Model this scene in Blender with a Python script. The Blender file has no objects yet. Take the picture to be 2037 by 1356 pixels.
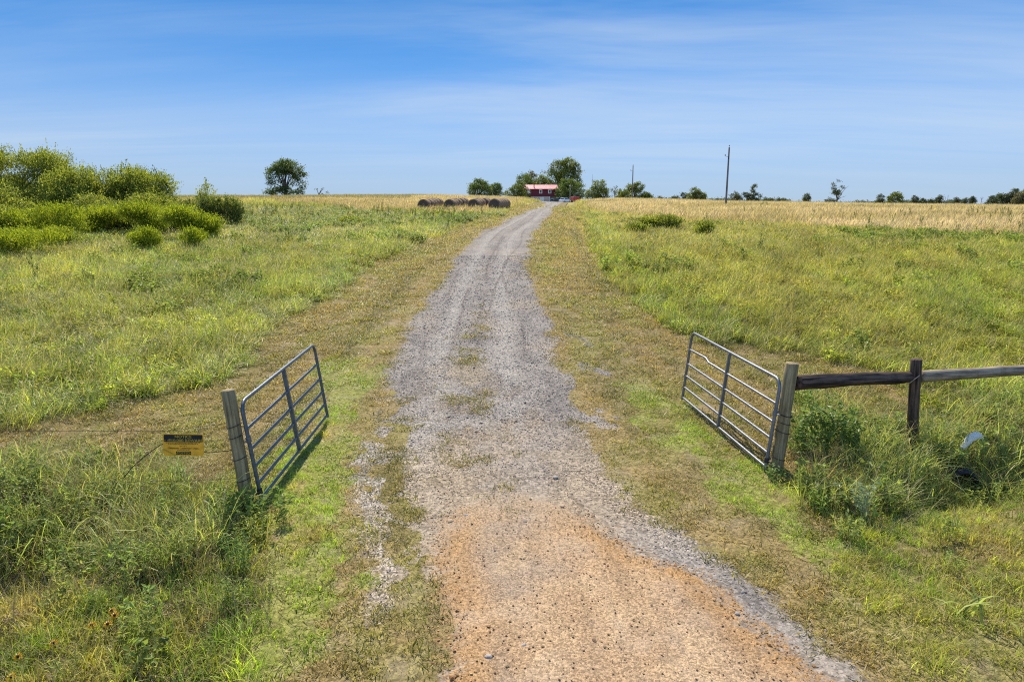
import bpy, bmesh, math, random
import numpy as np
from mathutils import Vector, Matrix, Quaternion
R = math.radians
random.seed(7)
rng = np.random.default_rng(11)
S = bpy.context.scene
C = S.collection

# ------------------------------------------------------------------ camera numbers
F, CX, CY, CAMH, PITCH = 1412.0, 1018.5, 678.0, 3.7, R(10.94)
SUN_AZ, SUN_EL = R(-15.0), R(47.0)
HY = 405.0

# ------------------------------------------------------------------ noise and terrain
def _h(ix, iy, s):
    n = (ix.astype(np.int64) * 374761393 + iy.astype(np.int64) * 668265263 + s * 1442695041) & 0xffffffff
    n = ((n ^ (n >> 13)) * 1274126177) & 0xffffffff
    return ((n ^ (n >> 16)) & 0xffff) / 65535.0
def vn(x, y, s=0):
    x = np.asarray(x, float); y = np.asarray(y, float)
    ix = np.floor(x); iy = np.floor(y); fx = x - ix; fy = y - iy
    fx = fx * fx * (3 - 2 * fx); fy = fy * fy * (3 - 2 * fy)
    a = _h(ix, iy, s); b = _h(ix + 1, iy, s); c = _h(ix, iy + 1, s); d = _h(ix + 1, iy + 1, s)
    return a + (b - a) * fx + (c - a) * fy + (a - b - c + d) * fx * fy
def fbm(x, y, s=0, o=4):
    t = 0; a = .5; n = 0
    for k in range(o):
        t = t + a * vn(np.asarray(x) * 2 ** k + 17.3 * k, np.asarray(y) * 2 ** k - 9.1 * k, s + k); n += a; a *= .55
    return t / n
def ss(a, b, x):
    t = np.clip((np.asarray(x, float) - a) / (b - a), 0, 1); return t * t * (3 - 2 * t)
KX = [-400, -150, -80, -17, 3, 8, 13, 18, 27, 61, 97, 144, 260, 600]
KZ = [4.0, 4.7, 5.25, 5.4, 4.85, 4.1, 4.05, 4.05, 4.55, 3.75, 3.15, 2.5, 1.8, 1.0]
def Z(x, y):
    x = np.asarray(x, float); y = np.asarray(y, float)
    t = np.clip((y - 16) / 190, 0, 1)
    r = 1 - (1 - t) ** 1.35
    k = np.interp(x, KX, KZ)
    k0 = np.interp(x, [-400, 0, 600], [4.0, 4.7, 3.2])
    w = ss(60, 170, y)
    z = r * (k0 * (1 - w) + k * w)
    far = np.clip(y - 215, 0, 800)
    z = z - far * .008
    z = z - ss(9000, 1000, y) * 0
    z = z + (fbm(x * .8, y * .8, 3, 3) - .5) * .05 + (fbm(x * .08, y * .08, 5, 2) - .5) * .35 * ss(18, 60, y)
    # ditches in front of the two fence lines
    dl = np.exp(-((y - (6.9 + .12 * (x + 4))) / .75) ** 2) * ss(-3.7, -5.2, x)
    dr = np.exp(-((y - (8.7 + .3 * (x - 5))) / .6) ** 2) * ss(4.6, 5.6, x)
    z = z - .38 * dl - .42 * dr
    return z
FW = np.array([0, math.cos(PITCH), -math.sin(PITCH)]); UP = np.array([0, math.sin(PITCH), math.cos(PITCH)]); RT = np.array([1., 0, 0])
def ray(px, py):
    return FW + RT * ((px - CX) / F) + UP * ((CY - py) / F)
_T = np.geomspace(3, 700, 6000)
def at(px, py):
    d = ray(px, py)
    x = d[0] * _T; y = d[1] * _T; z = CAMH + d[2] * _T
    g = z - Z(x, y)
    i = np.argmax(g < 0)
    if g[i] >= 0:
        i = int(np.argmin(np.where(y < 215, g, 1e9))); return x[i], y[i]
    if i == 0: return x[0], y[0]
    f = g[i - 1] / (g[i - 1] - g[i])
    return x[i - 1] + (x[i] - x[i - 1]) * f, y[i - 1] + (y[i] - y[i - 1]) * f
def P(px, py, y):                     # the point of a sight line at a given distance
    d = ray(px, py); t = y / d[1]
    return Vector((d[0] * t, y, CAMH + d[2] * t))
def poly(pts, far=()):
    return np.array([at(*p) for p in pts] + list(far))
def inside(pl, x, y):
    r = np.zeros(x.shape, bool); n = len(pl)
    for i in range(n):
        x1, y1 = pl[i]; x2, y2 = pl[(i + 1) % n]
        if y1 == y2: continue
        c = ((y1 > y) != (y2 > y)) & (x < (x2 - x1) * (y - y1) / (y2 - y1) + x1)
        r ^= c
    return r

# ------------------------------------------------------------------ where the lanes and the mown strips run
ROADPX = [(1500, 690, 1880), (1356, 735, 1720), (1250, 745, 1600), (1150, 735, 1480), (1050, 712, 1335), (1000, 702, 1265), (950, 700, 1215),
          (900, 712, 1185), (850, 735, 1158), (800, 762, 1135), (740, 775, 1112), (700, 787, 1108), (650, 815, 1098),
          (620, 838, 1085), (600, 850, 1074), (560, 876, 1058), (530, 897, 1049), (500, 920, 1053), (480, 936, 1058),
          (460, 962, 1070), (440, 1000, 1088), (425, 1034, 1098), (412, 1072, 1109), (404, 1086, 1116)]
def edge(rows, k):
    w = np.array([at(r[k], r[0]) for r in rows]); o = np.argsort(w[:, 1]); return w[o]
LE, RE = edge(ROADPX, 1), edge(ROADPX, 2)
def roadL(y): return np.interp(y, LE[:, 1], LE[:, 0])
def roadR(y): return np.interp(y, RE[:, 1], RE[:, 0])
DIRT = poly([(860, 1500), (893, 1356), (893, 1250), (885, 1180), (868, 1110), (880, 1060), (905, 1010), (893, 960), (1000, 940), (1090, 950), (1120, 985),
             (1150, 1020), (1190, 1050), (1240, 1095), (1310, 1125), (1390, 1150), (1440, 1195), (1500, 1250), (1560, 1300), (1630, 1356), (1800, 1500)])
MOWN = poly([(-900, 905), (-400, 885), (0, 858), (120, 832), (250, 797), (420, 768), (470, 735), (500, 690), (560, 640), (640, 592), (720, 540), (800, 492),
             (900, 456), (1000, 426), (1064, 403)], [(9, 240), (24, 240)]) 
MOWN = np.vstack([MOWN, poly([(1152, 403), (1163, 430), (1178, 480), (1203, 540), (1255, 600), (1330, 652), (1400, 685), (1500, 692), (1620, 712),
             (1740, 742), (1800, 790), (1880, 850), (2100, 930), (2900, 1100), (2900, 1700), (-900, 1700)])])
WEEDL = poly([(-900, 950), (-300, 935), (0, 935), (120, 918), (300, 930), (400, 945), (478, 985), (500, 1015), (468, 1090), (380, 1130), (200, 1150), (0, 1200), (-900, 1400)])
ROUGHL = poly([(-900, 930), (0, 915), (480, 960), (520, 1010), (540, 1090), (520, 1200), (470, 1356), (430, 1600), (-900, 1700)])
WEEDR = poly([(1556, 900), (1570, 800), (1600, 785), (1680, 815), (1760, 850), (1850, 850), (1930, 800), (2037, 775), (2900, 760), (2900, 1080), (2037, 1010),
              (1900, 985), (1740, 1035), (1650, 1010), (1590, 950)])
ROUGHR = poly([(1560, 940), (1650, 1040), (1640, 1150), (1740, 1250), (1900, 1356), (2000, 1600), (3200, 1600), (3000, 900), (2037, 850), (1800, 900)])
LIMEL = poly([(655, 700), (740, 720), (770, 760), (720, 830), (690, 900), (705, 1000), (712, 1100), (740, 1180), (700, 1260), (560, 1356), (430, 1300), (540, 1150),
              (510, 1030), (500, 1000), (555, 930), (615, 850), (640, 760)])
LIMER = poly([(1230, 760), (1300, 790), (1360, 800), (1500, 930), (1560, 960), (1660, 1060), (1640, 1110), (1560, 1080), (1440, 1000), (1340, 900), (1240, 830)])
LIMEV = poly([(1168, 425), (1185, 480), (1215, 540), (1270, 605), (1335, 648), (1380, 660), (1330, 590), (1262, 520), (1205, 450), (1180, 420)])
GREENV = poly([(560, 610), (640, 560), (740, 500), (850, 450), (930, 428), (990, 424), (905, 452), (800, 488), (720, 536), (640, 588), (570, 632)])
HAYR = poly([(1166, 404), (1176, 420), (1250, 430), (1330, 436), (1450, 444), (1560, 450), (1700, 458), (1850, 466), (2037, 474), (2300, 480)], [(260, 120), (520, 900), (26, 900)])
HAYL = poly([(560, 410), (700, 418), (850, 428), (960, 426), (1020, 413), (1056, 402)], [(9, 900), (-75, 900), (-75, 190)])
DARKL = poly([(470, 428), (560, 410), (800, 424), (985, 430), (900, 452), (700, 455), (560, 468), (470, 466)])
DARKR = poly([(1650, 464), (1800, 464), (2037, 474), (2300, 480), (2300, 502), (2037, 492), (1800, 484), (1650, 478)])

LIME = np.array([.27, .315, .055]); GREEN = np.array([.15, .205, .045]); OLIVE = np.array([.20, .19, .05]); TAN = np.array([.40, .30, .155])
STRAW = np.array([.55, .455, .255]); DKG = np.array([.06, .105, .022]); YG = np.array([.31, .32, .085]); BROWN = np.array([.20, .13, .07]); REDB = np.array([.26, .20, .08])
def mix(a, b, f):
    f = np.asarray(f)[..., None]; return a * (1 - f) + b * f
def jit(x, y, k=1.0, s=40):
    a = np.minimum(.22 + y * .012, 1.6) * k; f = 1 / np.minimum(.5 + y * .03, 6)
    return x + (fbm(x * f * 2, y * f * 2, s, 3) - .5) * 2.4 * a, y + (fbm(x * f * 2, y * f * 2, s + 9, 3) - .5) * 2.4 * a * (1 + y * .02)
def zones(x, y):
    xj, yj = jit(x, y)
    d = {}
    d['mown'] = inside(MOWN, xj, yj)
    d['wl'] = inside(WEEDL, xj, yj); d['rl'] = inside(ROUGHL, xj, yj); d['wr'] = inside(WEEDR, xj, yj); d['rr'] = inside(ROUGHR, xj, yj)
    d['hayr'] = inside(HAYR, xj, yj); d['hayl'] = inside(HAYL, xj, yj)
    return d
def tint(x, y, z=None):
    """ground-cover colour of a spot: kinds of grass, dry patches, cut hay; no light in it"""
    x = np.asarray(x, float); y = np.asarray(y, float)
    z = z or zones(x, y)
    sc = 1 / np.minimum(.6 + y * .02, 3.5)
    n1 = fbm(x * .55 * sc * 1.6, y * .3 * sc * 1.6, 21, 4); n2 = fbm(x * 1.7 * sc, y * 1.1 * sc, 31, 4); n3 = fbm(x * 4.1 * sc, y * 3.1 * sc, 51, 3)
    xc = x - .5 * (roadL(y) + roadR(y))
    st = fbm(xc * 2.3, y * .07, 61, 3)                      # long streaks left by the mower
    # mown verge
    m = mix(OLIVE, TAN, ss(.40, .62, .32 * n1 + .68 * st)); m = mix(m, YG, ss(.50, .66, n2) * .75); m = mix(m, BROWN, ss(.62, .76, n3) * .35)
    dead = ss(.6, .0, np.minimum(np.abs(x - roadL(y)), np.abs(x - roadR(y)))) * ss(8, 12, y)
    m = mix(m, TAN * .85, dead * .35 * n2 * 2)
    xj, yj = jit(x, y, 1.4, 77)
    ll = (inside(LIMEL, xj, yj) | inside(LIMER, xj, yj)).astype(float)
    m = mix(m, LIME, ll * ss(.26, .46, n2) * .95)
    # rough grass on both sides of the entrance
    rg = mix(GREEN * 1.15, YG, ss(.4, .6, n2)); rg = mix(rg, TAN * .8, ss(.56, .70, n1) * .7); rg = mix(rg, BROWN, ss(.62, .75, n3) * .6)
    rough = (z['rl'] | z['rr'] | z['wl'] | z['wr']).astype(float)
    m = mix(m, rg, rough)
    wl = (z['wl'] | z['wr']).astype(float)
    m = mix(m, mix(GREEN, OLIVE, n3), wl * .7)
    m = mix(m * np.array([.92, .93, .54]), m * np.array([1.0, 1.2, .42]), ll)
    # meadow
    g = mix(GREEN * 1.2, YG * 1.15, ss(.36, .60, n1)); g = mix(g, LIME, ss(.52, .70, n2) * .8); g = mix(g, OLIVE, ss(.55, .72, n3) * .6)
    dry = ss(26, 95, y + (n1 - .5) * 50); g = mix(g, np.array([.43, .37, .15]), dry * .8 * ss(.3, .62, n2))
    xb, yb = jit(x, y, 2.0, 90)
    dk = (inside(DARKL, xb, yb) | inside(DARKR, xb, yb)).astype(float)
    kh = fbm(x * .22 * sc, y * .14 * sc, 68, 4); g = mix(g, np.array([.285, .245, .085]), (.18 + .55 * ss(.42, .64, kh)) * np.where(x > 0, .9, .42))
    g = g * (.50 + 1.05 * fbm(x * .9 * sc, y * .5 * sc, 66, 4))[..., None]
    lv = inside(LIMEV, *jit(x, y, .8, 95)).astype(float); g = mix(g, LIME * .95, lv * ss(.30, .50, n2) * .9); g = mix(g, GREEN * 1.3, inside(GREENV, xb, yb).astype(float) * ss(.32, .52, n3) * .75)
    hay = (z['hayr'] | z['hayl']).astype(float)
    hc = mix(STRAW, np.array([.50, .43, .215]), n2); hc = mix(hc, np.array([.40, .345, .15]), ss(.56, .68, n1) * .7); hc = mix(hc, np.array([.22, .2, .06]), ss(.62, .74, n3) * .35)
    hb_ = fbm(x * .035, y * .11, 501, 4); hc = mix(hc, np.array([.30, .255, .10]), ss(.50, .66, hb_) * .75); hc = mix(hc, np.array([.60, .52, .31]), ss(.48, .32, hb_) * .6)
    g = mix(g, hc, hay)
    g = mix(g, GREEN * 1.1, dk * ss(.25, .5, n3) * .6)
    crest = ((x < -22) & (y > 150) & (x > -140)).astype(float)
    g = mix(g, mix(REDB, GREEN * .9, ss(.4, .6, n3)), crest * .85)
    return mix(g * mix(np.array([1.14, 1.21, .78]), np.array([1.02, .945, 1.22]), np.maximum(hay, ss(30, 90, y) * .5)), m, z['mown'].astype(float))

# ------------------------------------------------------------------ mesh helpers
def tag(o, label=None, cat=None, group=None, kind=None):
    if label: o['label'] = label
    if cat: o['category'] = cat
    if group: o['group'] = group
    if kind: o['kind'] = kind
    return o
def link(name, me, mat=None, parent=None):
    o = bpy.data.objects.new(name, me); C.objects.link(o)
    if mat:
        me.materials.append(mat)
    if parent: o.parent = parent
    return o
def empty(name, loc=(0, 0, 0), rz=0):
    o = bpy.data.objects.new(name, None); C.objects.link(o); o.location = loc; o.rotation_euler = (0, 0, rz); o.empty_display_size = .2
    return o
def npmesh(name, V, Fc, attrs=None, smooth=False):
    """V (n,3), Fc (m,3|4) faces"""
    me = bpy.data.meshes.new(name); V = np.asarray(V, np.float32)
    me.vertices.add(len(V)); me.vertices.foreach_set('co', V.ravel())
    Fc = np.asarray(Fc, np.int32); k = Fc.shape[1]
    me.loops.add(Fc.size); me.loops.foreach_set('vertex_index', Fc.ravel())
    me.polygons.add(len(Fc)); me.polygons.foreach_set('loop_start', np.arange(0, Fc.size, k, dtype=np.int32))
    try: me.polygons.foreach_set('loop_total', np.full(len(Fc), k, np.int32))
    except Exception: pass
    me.polygons.foreach_set('use_smooth', np.full(len(Fc), smooth, bool))
    for n, (t, a) in (attrs or {}).items():
        at_ = me.attributes.new(n, t, 'POINT'); a = np.asarray(a)
        if t == 'FLOAT_COLOR':
            a = np.concatenate([a, np.ones((len(a), 1))], 1).astype(np.float32); at_.data.foreach_set('color', a.ravel())
        elif t == 'FLOAT_VECTOR': at_.data.foreach_set('vector', a.astype(np.float32).ravel())
        elif t == 'INT': at_.data.foreach_set('value', a.astype(np.int32))
        else: at_.data.foreach_set('value', a.astype(np.float32))
    me.update(calc_edges=True)
    return me
class MB:
    def __init__(s): s.v = []; s.f = []; s.sm = []
    def add(s, vs, fs, smooth=False):
        b = len(s.v); s.v += [tuple(v) for v in vs]; s.f += [tuple(i + b for i in f) for f in fs]; s.sm += [smooth] * len(fs); return s
    def box(s, c, size, M=None):
        hx, hy, hz = [q / 2 for q in size]; vs = [Vector((x, y, z)) for x in (-hx, hx) for y in (-hy, hy) for z in (-hz, hz)]
        vs = [(M @ v if M else v) + Vector(c) for v in vs]
        return s.add(vs, [(0, 1, 3, 2), (4, 6, 7, 5), (0, 4, 5, 1), (2, 3, 7, 6), (0, 2, 6, 4), (1, 5, 7, 3)])
    def tube(s, pts, rad, n=10, cap=True, jitter=0, smooth=True):
        pts = [Vector(p) for p in pts]; m = len(pts)
        if not hasattr(rad, '__len__'): rad = [rad] * m
        vs = []; prev = None
        for i, p in enumerate(pts):
            d = (pts[min(i + 1, m - 1)] - pts[max(i - 1, 0)]).normalized()
            if prev is None:
                a = d.orthogonal().normalized()
            else:
                a = (prev - d * prev.dot(d)).normalized()
            prev = a; b = d.cross(a)
            for k in range(n):
                t = 2 * math.pi * k / n; q = rad[i] * (1 + jitter * (random.random() - .5))
                vs.append(p + (a * math.cos(t) + b * math.sin(t)) * q)
        fs = [(i * n + k, i * n + (k + 1) % n, (i + 1) * n + (k + 1) % n, (i + 1) * n + k) for i in range(m - 1) for k in range(n)]
        s.add(vs, fs, smooth)
        if cap:
            s.add(vs[:n], [tuple(range(n - 1, -1, -1))]); s.add(vs[-n:], [tuple(range(n))])
        return s
    def build(s, name, mat=None, parent=None, bevel=0):
        me = bpy.data.meshes.new(name); me.from_pydata(s.v, [], s.f); me.polygons.foreach_set('use_smooth', s.sm); me.update()
        o = link(name, me, mat, parent)
        if bevel:
            b = o.modifiers.new('bevel', 'BEVEL'); b.width = bevel; b.segments = 2
        return o

# ------------------------------------------------------------------ materials
class NT:
    def __init__(s, tree): s.t = tree; s.n = tree.nodes; s.l = tree.links
    def new(s, typ, **kw):
        n = s.n.new(typ)
        for k, v in kw.items():
            if k in ('ins',):
                for i, q in v.items():
                    if isinstance(q, bpy.types.NodeSocket): s.l.new(q, n.inputs[i])
                    else: n.inputs[i].default_value = q
            else: setattr(n, k, v)
        return n
    def attr(s, name, typ='GEOMETRY', out='Color'): return s.new('ShaderNodeAttribute', attribute_name=name, attribute_type=typ).outputs[out]
    def noise(s, vec, scale, detail=3, rough=.55, out='Fac'): return s.new('ShaderNodeTexNoise', ins={'Vector': vec, 'Scale': scale, 'Detail': detail, 'Roughness': rough}).outputs[out]
    def math(s, op, a, b=0.0, c=0.0, clamp=False): return s.new('ShaderNodeMath', operation=op, use_clamp=clamp, ins={0: a, 1: b, 2: c}).outputs[0]
    def mr(s, v, a, b, c=0.0, d=1.0): return s.new('ShaderNodeMapRange', interpolation_type='SMOOTHSTEP', ins={0: v, 1: a, 2: b, 3: c, 4: d}).outputs[0]
    def mix(s, f, a, b, typ='MIX'):
        n = s.new('ShaderNodeMix', data_type='RGBA', blend_type=typ)
        for i, q in ((0, f), (6, a), (7, b)):
            if isinstance(q, bpy.types.NodeSocket): s.l.new(q, n.inputs[i])
            else: n.inputs[i].default_value = q if i == 0 or len(q) == 4 else (*q, 1)
        return n.outputs[2]
    def val(s, col, f): return s.new('ShaderNodeHueSaturation', ins={'Value': f, 'Color': col}).outputs[0]
    def map(s, vec, sc=(1, 1, 1), rot=(0, 0, 0)): return s.new('ShaderNodeMapping', ins={'Vector': vec, 'Scale': sc, 'Rotation': rot}).outputs[0]
def material(name):
    m = bpy.data.materials.new(name); m.use_nodes = True; t = NT(m.node_tree); t.n.clear()
    o = t.new('ShaderNodeOutputMaterial'); return m, t, o
def principled(t, o, col, rough=.8, metal=0.0, spec=.3, bump=None, bs=.5, bd=.02):
    p = t.new('ShaderNodeBsdfPrincipled', ins={'Base Color': col if isinstance(col, bpy.types.NodeSocket) else (*col, 1), 'Roughness': rough, 'Metallic': metal, 'Specular IOR Level': spec})
    if bump is not None:
        b = t.new('ShaderNodeBump', ins={'Strength': bs, 'Distance': bd, 'Height': bump}); t.l.new(b.outputs[0], p.inputs['Normal'])
    t.l.new(p.outputs[0], o.inputs[0]); return p
def simple(name, col, rough=.7, metal=0.0, var=.25, scale=8, spec=.3, dark=None, stretch=(1, 1, 1), bs=.3, bd=.01):
    m, t, o = material(name); c = t.new('ShaderNodeTexCoord').outputs['Object']; c = t.map(c, stretch)
    n = t.noise(c, scale, 5); n2 = t.noise(c, scale * 6, 4)
    k = t.mix(t.mr(n, .35, .7), (*col, 1), (*(dark or [q * (1 - var * 1.6) for q in col]), 1)); k = t.val(k, t.mr(n2, .2, .8, 1 - var, 1 + var))
    principled(t, o, k, rough, metal, spec, n2, bs, bd); return m
def leafmat(name, col, trans=.38, var=.35, straw=(.42, .33, .17), rough=.5, spec=.35, inst=False):
    """foliage: colour from the plant, lit on the face and glowing when the sun stands behind"""
    m, t, o = material(name)
    base = t.attr('tint', 'INSTANCER') if inst else t.mix(t.attr('hue', out='Fac'), (*col[0], 1), (*col[1], 1))
    bv = t.attr('bvar', out='Fac')
    base = t.val(base, t.mr(bv, 0, 1, 1 - var, 1 + var))
    if inst:
        base = t.mix(t.attr('dead', out='Fac'), base, (*straw, 1))
        base = t.mix(t.math('MULTIPLY', t.attr('tt', out='Fac'), .25), base, t.mix(.5, base, (.42, .40, .15, 1)))
    p = t.new('ShaderNodeBsdfPrincipled', ins={'Base Color': base, 'Roughness': rough, 'Specular IOR Level': spec})
    tr = t.new('ShaderNodeBsdfTranslucent', ins={'Color': t.mix(.6, base, t.mix(1, base, (1.22, 1.22, .42, 1), 'MULTIPLY'))})
    mx = t.new('ShaderNodeMixShader', ins={0: trans, 1: p.outputs[0], 2: tr.outputs[0]}); t.l.new(mx.outputs[0], o.inputs[0])
    return m

# ------------------------------------------------------------------ world, sun, camera
W = bpy.data.worlds.new("World"); S.world = W; W.use_nodes = True
t = NT(W.node_tree); t.n.clear()
_g = t.new('ShaderNodeTexCoord').outputs['Generated']
_s = t.new('ShaderNodeSeparateXYZ', ins={0: _g})
_v = t.new('ShaderNodeCombineXYZ', ins={0: _s.outputs[0], 1: t.math('MULTIPLY', _s.outputs[1], -1.0), 2: t.math('ADD', t.math('MULTIPLY', t.math('MAXIMUM', _s.outputs[2], 0.0), 2.2), .11)}).outputs[0]
_v = t.new('ShaderNodeVectorMath', operation='NORMALIZE', ins={0: _v}).outputs[0]
sky = t.new('ShaderNodeTexSky', sky_type='NISHITA', sun_disc=False, sun_elevation=SUN_EL, sun_rotation=SUN_AZ, altitude=200, air_density=1.0, dust_density=.5, ozone_density=2.0)
g = t.new('ShaderNodeTexCoord').outputs['Generated']
sx = t.new('ShaderNodeSeparateXYZ', ins={0: g})
zz = t.math('ADD', t.math('MAXIMUM', sx.outputs[2], 0.0), .09)
cv = t.new('ShaderNodeCombineXYZ', ins={0: t.math('DIVIDE', sx.outputs[0], zz), 1: t.math('DIVIDE', sx.outputs[1], zz)}).outputs[0]
cm = t.map(cv, (.13, .62, 1), (0, 0, R(-14)))
wob = t.noise(t.map(cv, (.2, .2, 1)), 1.0, 2, .5, 'Color')
cm = t.new('ShaderNodeVectorMath', operation='ADD', ins={0: cm, 1: t.new('ShaderNodeVectorMath', operation='SCALE', ins={0: wob, 'Scale': .9}).outputs[0]}).outputs[0]
cl = t.mr(t.noise(cm, 1.0, 6, .62), .36, .78)
big = t.mr(t.noise(t.map(cv, (.16, .22, 1)), 1.0, 2), .22, .56)
cl = t.math('MULTIPLY', t.math('MULTIPLY', cl, big), t.mr(sx.outputs[2], .0, .08, .1, .62))
t.l.new(_v, sky.inputs['Vector'])
skyc = t.new('ShaderNodeHueSaturation', ins={'Saturation': 1.42, 'Value': 1.05, 'Color': sky.outputs[0]}).outputs[0]
skyc = t.mix(t.mr(sx.outputs[2], -.03, .27, .98, 0.0), skyc, (1.72, 2.18, 2.78, 1))
skyc = t.mix(cl, skyc, (2.5, 2.95, 3.5, 1))
bg = t.new('ShaderNodeBackground', ins={'Color': skyc, 'Strength': .15})
t.l.new(bg.outputs[0], t.new('ShaderNodeOutputWorld').inputs[0])
sd = Vector((math.sin(SUN_AZ) * math.cos(SUN_EL), math.cos(SUN_AZ) * math.cos(SUN_EL), math.sin(SUN_EL)))
L = bpy.data.lights.new('sun', 'SUN'); L.energy = 4.9; L.angle = R(.5); L.color = (1, .905, .75)
so = bpy.data.objects.new('sun', L); C.objects.link(so); so.rotation_euler = (-sd).to_track_quat('-Z', 'Y').to_euler(); so.location = (0, 0, 60)
cam = bpy.data.cameras.new('camera'); cam.sensor_width = 36; cam.lens = 36 * F / 2037; cam.clip_end = 20000; cam.clip_start = .1
co = bpy.data.objects.new('camera', cam); C.objects.link(co); co.location = (0, 0, CAMH); co.rotation_euler = (R(90) - PITCH, 0, 0)
S.camera = co
S.view_settings.view_transform = 'Standard'; S.view_settings.look = 'None'; S.view_settings.gamma = 1; S.view_settings.exposure = .75
S.render.engine = 'CYCLES'
S.cycles.use_denoising = False; S.cycles.filter_width = 1.1; S.cycles.sample_clamp_indirect = 3.0
S.cycles.max_bounces = 6; S.cycles.transparent_max_bounces = 4; S.cycles.diffuse_bounces = 3; S.cycles.glossy_bounces = 2; S.cycles.transmission_bounces = 3

# ------------------------------------------------------------------ ground, gravel drive, dirt road
def gravel_col(x, y):
    l = roadL(y); r = roadR(y); s = (x - (l + r) / 2) / np.maximum((r - l) / 2, .1)
    n1 = fbm(x * .8, y * .45, 101, 4); n2 = fbm(x * 2.3, y * 1.1, 111, 4)
    c = mix(np.array([.325, .30, .285]), np.array([.255, .235, .228]), ss(.42, .66, n2))
    c = mix(c, np.array([.40, .34, .28]), ss(.5, .72, n1) * .6)
    wob = (fbm(y * .05, y * 0 + 3, 121, 2) - .5) * .35
    for c0, wd, amt in ((-.42, .15, .7), (.36, .15, .7)):
        c = mix(c, np.array([.43, .405, .385]), np.exp(-((s - c0 - wob) / wd) ** 2) * amt * ss(8, 18, y))
    for i, (c0, wd, f0) in enumerate(((-.25, .03, .05), (.10, .04, .03), (.50, .025, .06), (-.62, .03, .045), (-.02, .02, .07), (.27, .02, .05))):      # tyre lines
        wv = (fbm(y * f0, y * 0 + i * 7.7, 121 + i, 2) - .5) * .7
        c = mix(c, np.array([.20, .175, .17]), np.exp(-((s - c0 - wv) / wd) ** 2) * ss(13, 20, y) * .85 * ss(.35, .6, fbm(y * .16, y * 0 + i * 3.1, 125 + i, 2)))
    c = mix(c, np.array([.30, .235, .17]), ss(.52, .66, n2) * ss(.9, .3, np.abs(s)) * ss(20, 10, y) * .6)
    far = ss(60, 140, y); c = mix(c, np.array([.42, .395, .375]), far * .6)
    c = mix(c, np.array([.25, .22, .09]), np.exp(-((s + .1) / .16) ** 2) * ss(95, 115, y) * ss(.45, .6, n1) * .8)
    c = mix(c, np.array([.36, .30, .215]), np.exp(-((s + .05) / .30) ** 2) * ss(22, 12, y) * ss(.36, .6, n1) * .75)
    c = mix(c, np.array([.42, .345, .255]), ss(14, 8.6, y) * ss(.40, .62, fbm(x * .9 + 7, y * .6, 171, 4)) * .7)
    c = mix(c, np.array([.46, .365, .265]), ss(13.0, 8.8, y) * np.exp(-((x - .05) / 1.05) ** 2) * (.45 + .55 * ss(.35, .6, n1)) * .9)
    return c * np.array([.605, .592, .552])
def edge_dist(x, y):
    return np.minimum(x - roadL(y), roadR(y) - x)
def on_lane(x, y):
    """metres inside the worn gravel: ragged edges, turf patches in the thin left part, bare patches in the right verge"""
    xj, yj = jit(x, y, .45, 200); e = edge_dist(xj, y)
    p = fbm(x * 3.2, y * 2.2, 230, 4)
    e = e - 1.3 * ss(.46, .58, p) * ss(.95, .5, x - roadL(y)) * ss(15, 11, y)
    q = fbm(x * 1.1 + 30, y * .7, 240, 4); d = x - roadR(y)
    return e + 1.5 * ss(.56, .66, q) * ss(-.4, .1, d) * ss(1.7, .8, d) * ss(8.5, 11, y) * ss(21, 17, y)
def dist_poly(pl, x, y):
    d = np.full(x.shape, 1e9); n = len(pl)
    for i in range(n):
        a = pl[i]; b = pl[(i + 1) % n]; ab = b - a; L2 = (ab ** 2).sum() + 1e-9
        tt = np.clip(((x - a[0]) * ab[0] + (y - a[1]) * ab[1]) / L2, 0, 1)
        d = np.minimum(d, np.hypot(x - a[0] - tt * ab[0], y - a[1] - tt * ab[1]))
    return np.where(inside(pl, x, y), d, -d)
def dirt_col(x, y):
    n1 = fbm(x * 1.0, y * .7, 131, 4); n2 = fbm(x * 3.1, y * 2.2, 141, 4)
    e = dist_poly(DIRT, x, y)
    c = mix(np.array([.50, .365, .245]), np.array([.42, .335, .265]), ss(.45, .65, n1)); c = mix(c, np.array([.56, .43, .295]), ss(.5, .7, n2) * .6)
    c = mix(c, np.array([.48, .295, .135]), ss(.60, .05, e) * (.25 + .75 * ss(.35, .6, n1)) * .85 * ss(9.6, 8.6, y))
    n3 = fbm((x - .25) / (3 + .5 * (10 - y)) * 22, y * .35, 161, 3); c = c * (.76 + .5 * n3)[..., None]; c = mix(c, np.array([.34, .27, .20]), ss(.60, .75, n3) * .35)
    c = mix(c, np.array([.41, .36, .31]), ss(7.3, 9.2, y) * .9)
    return c * np.array([.62, .575, .49])

gv = np.geomspace(1.2, 5000, 620); yy = gv - 5.0
uu = np.linspace(-1.9, 1.9, 500); uu = np.sign(uu) * (np.abs(uu) / 1.9) ** 1.25 * 1.9
YY, UU = np.meshgrid(yy, uu, indexing='ij'); XX = UU * (YY + 6.2)
x = XX.ravel(); y = YY.ravel(); z = Z(x, y)
def gridf(ny, nx):
    i = np.arange(ny - 1)[:, None] * nx + np.arange(nx - 1)[None]; return np.stack([i, i + 1, i + 1 + nx, i + nx], -1).reshape(-1, 4)
zn = zones(x, y)
soil = np.array([.15, .105, .06])
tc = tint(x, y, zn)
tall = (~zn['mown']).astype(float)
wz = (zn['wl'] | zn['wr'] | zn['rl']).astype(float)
gc = mix(tc, mix(tc * .40, soil * .45, .55), tall * ss(80, 30, y))  # soil tone under tall grass, deepened to paint shade into the gaps
gc = mix(gc, mix(tc * .35, soil * .5, .6), wz)  # weed strips too: dark soil plus shade put into the colour
mw = zn['mown'].astype(float) * (1 - wz)
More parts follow.
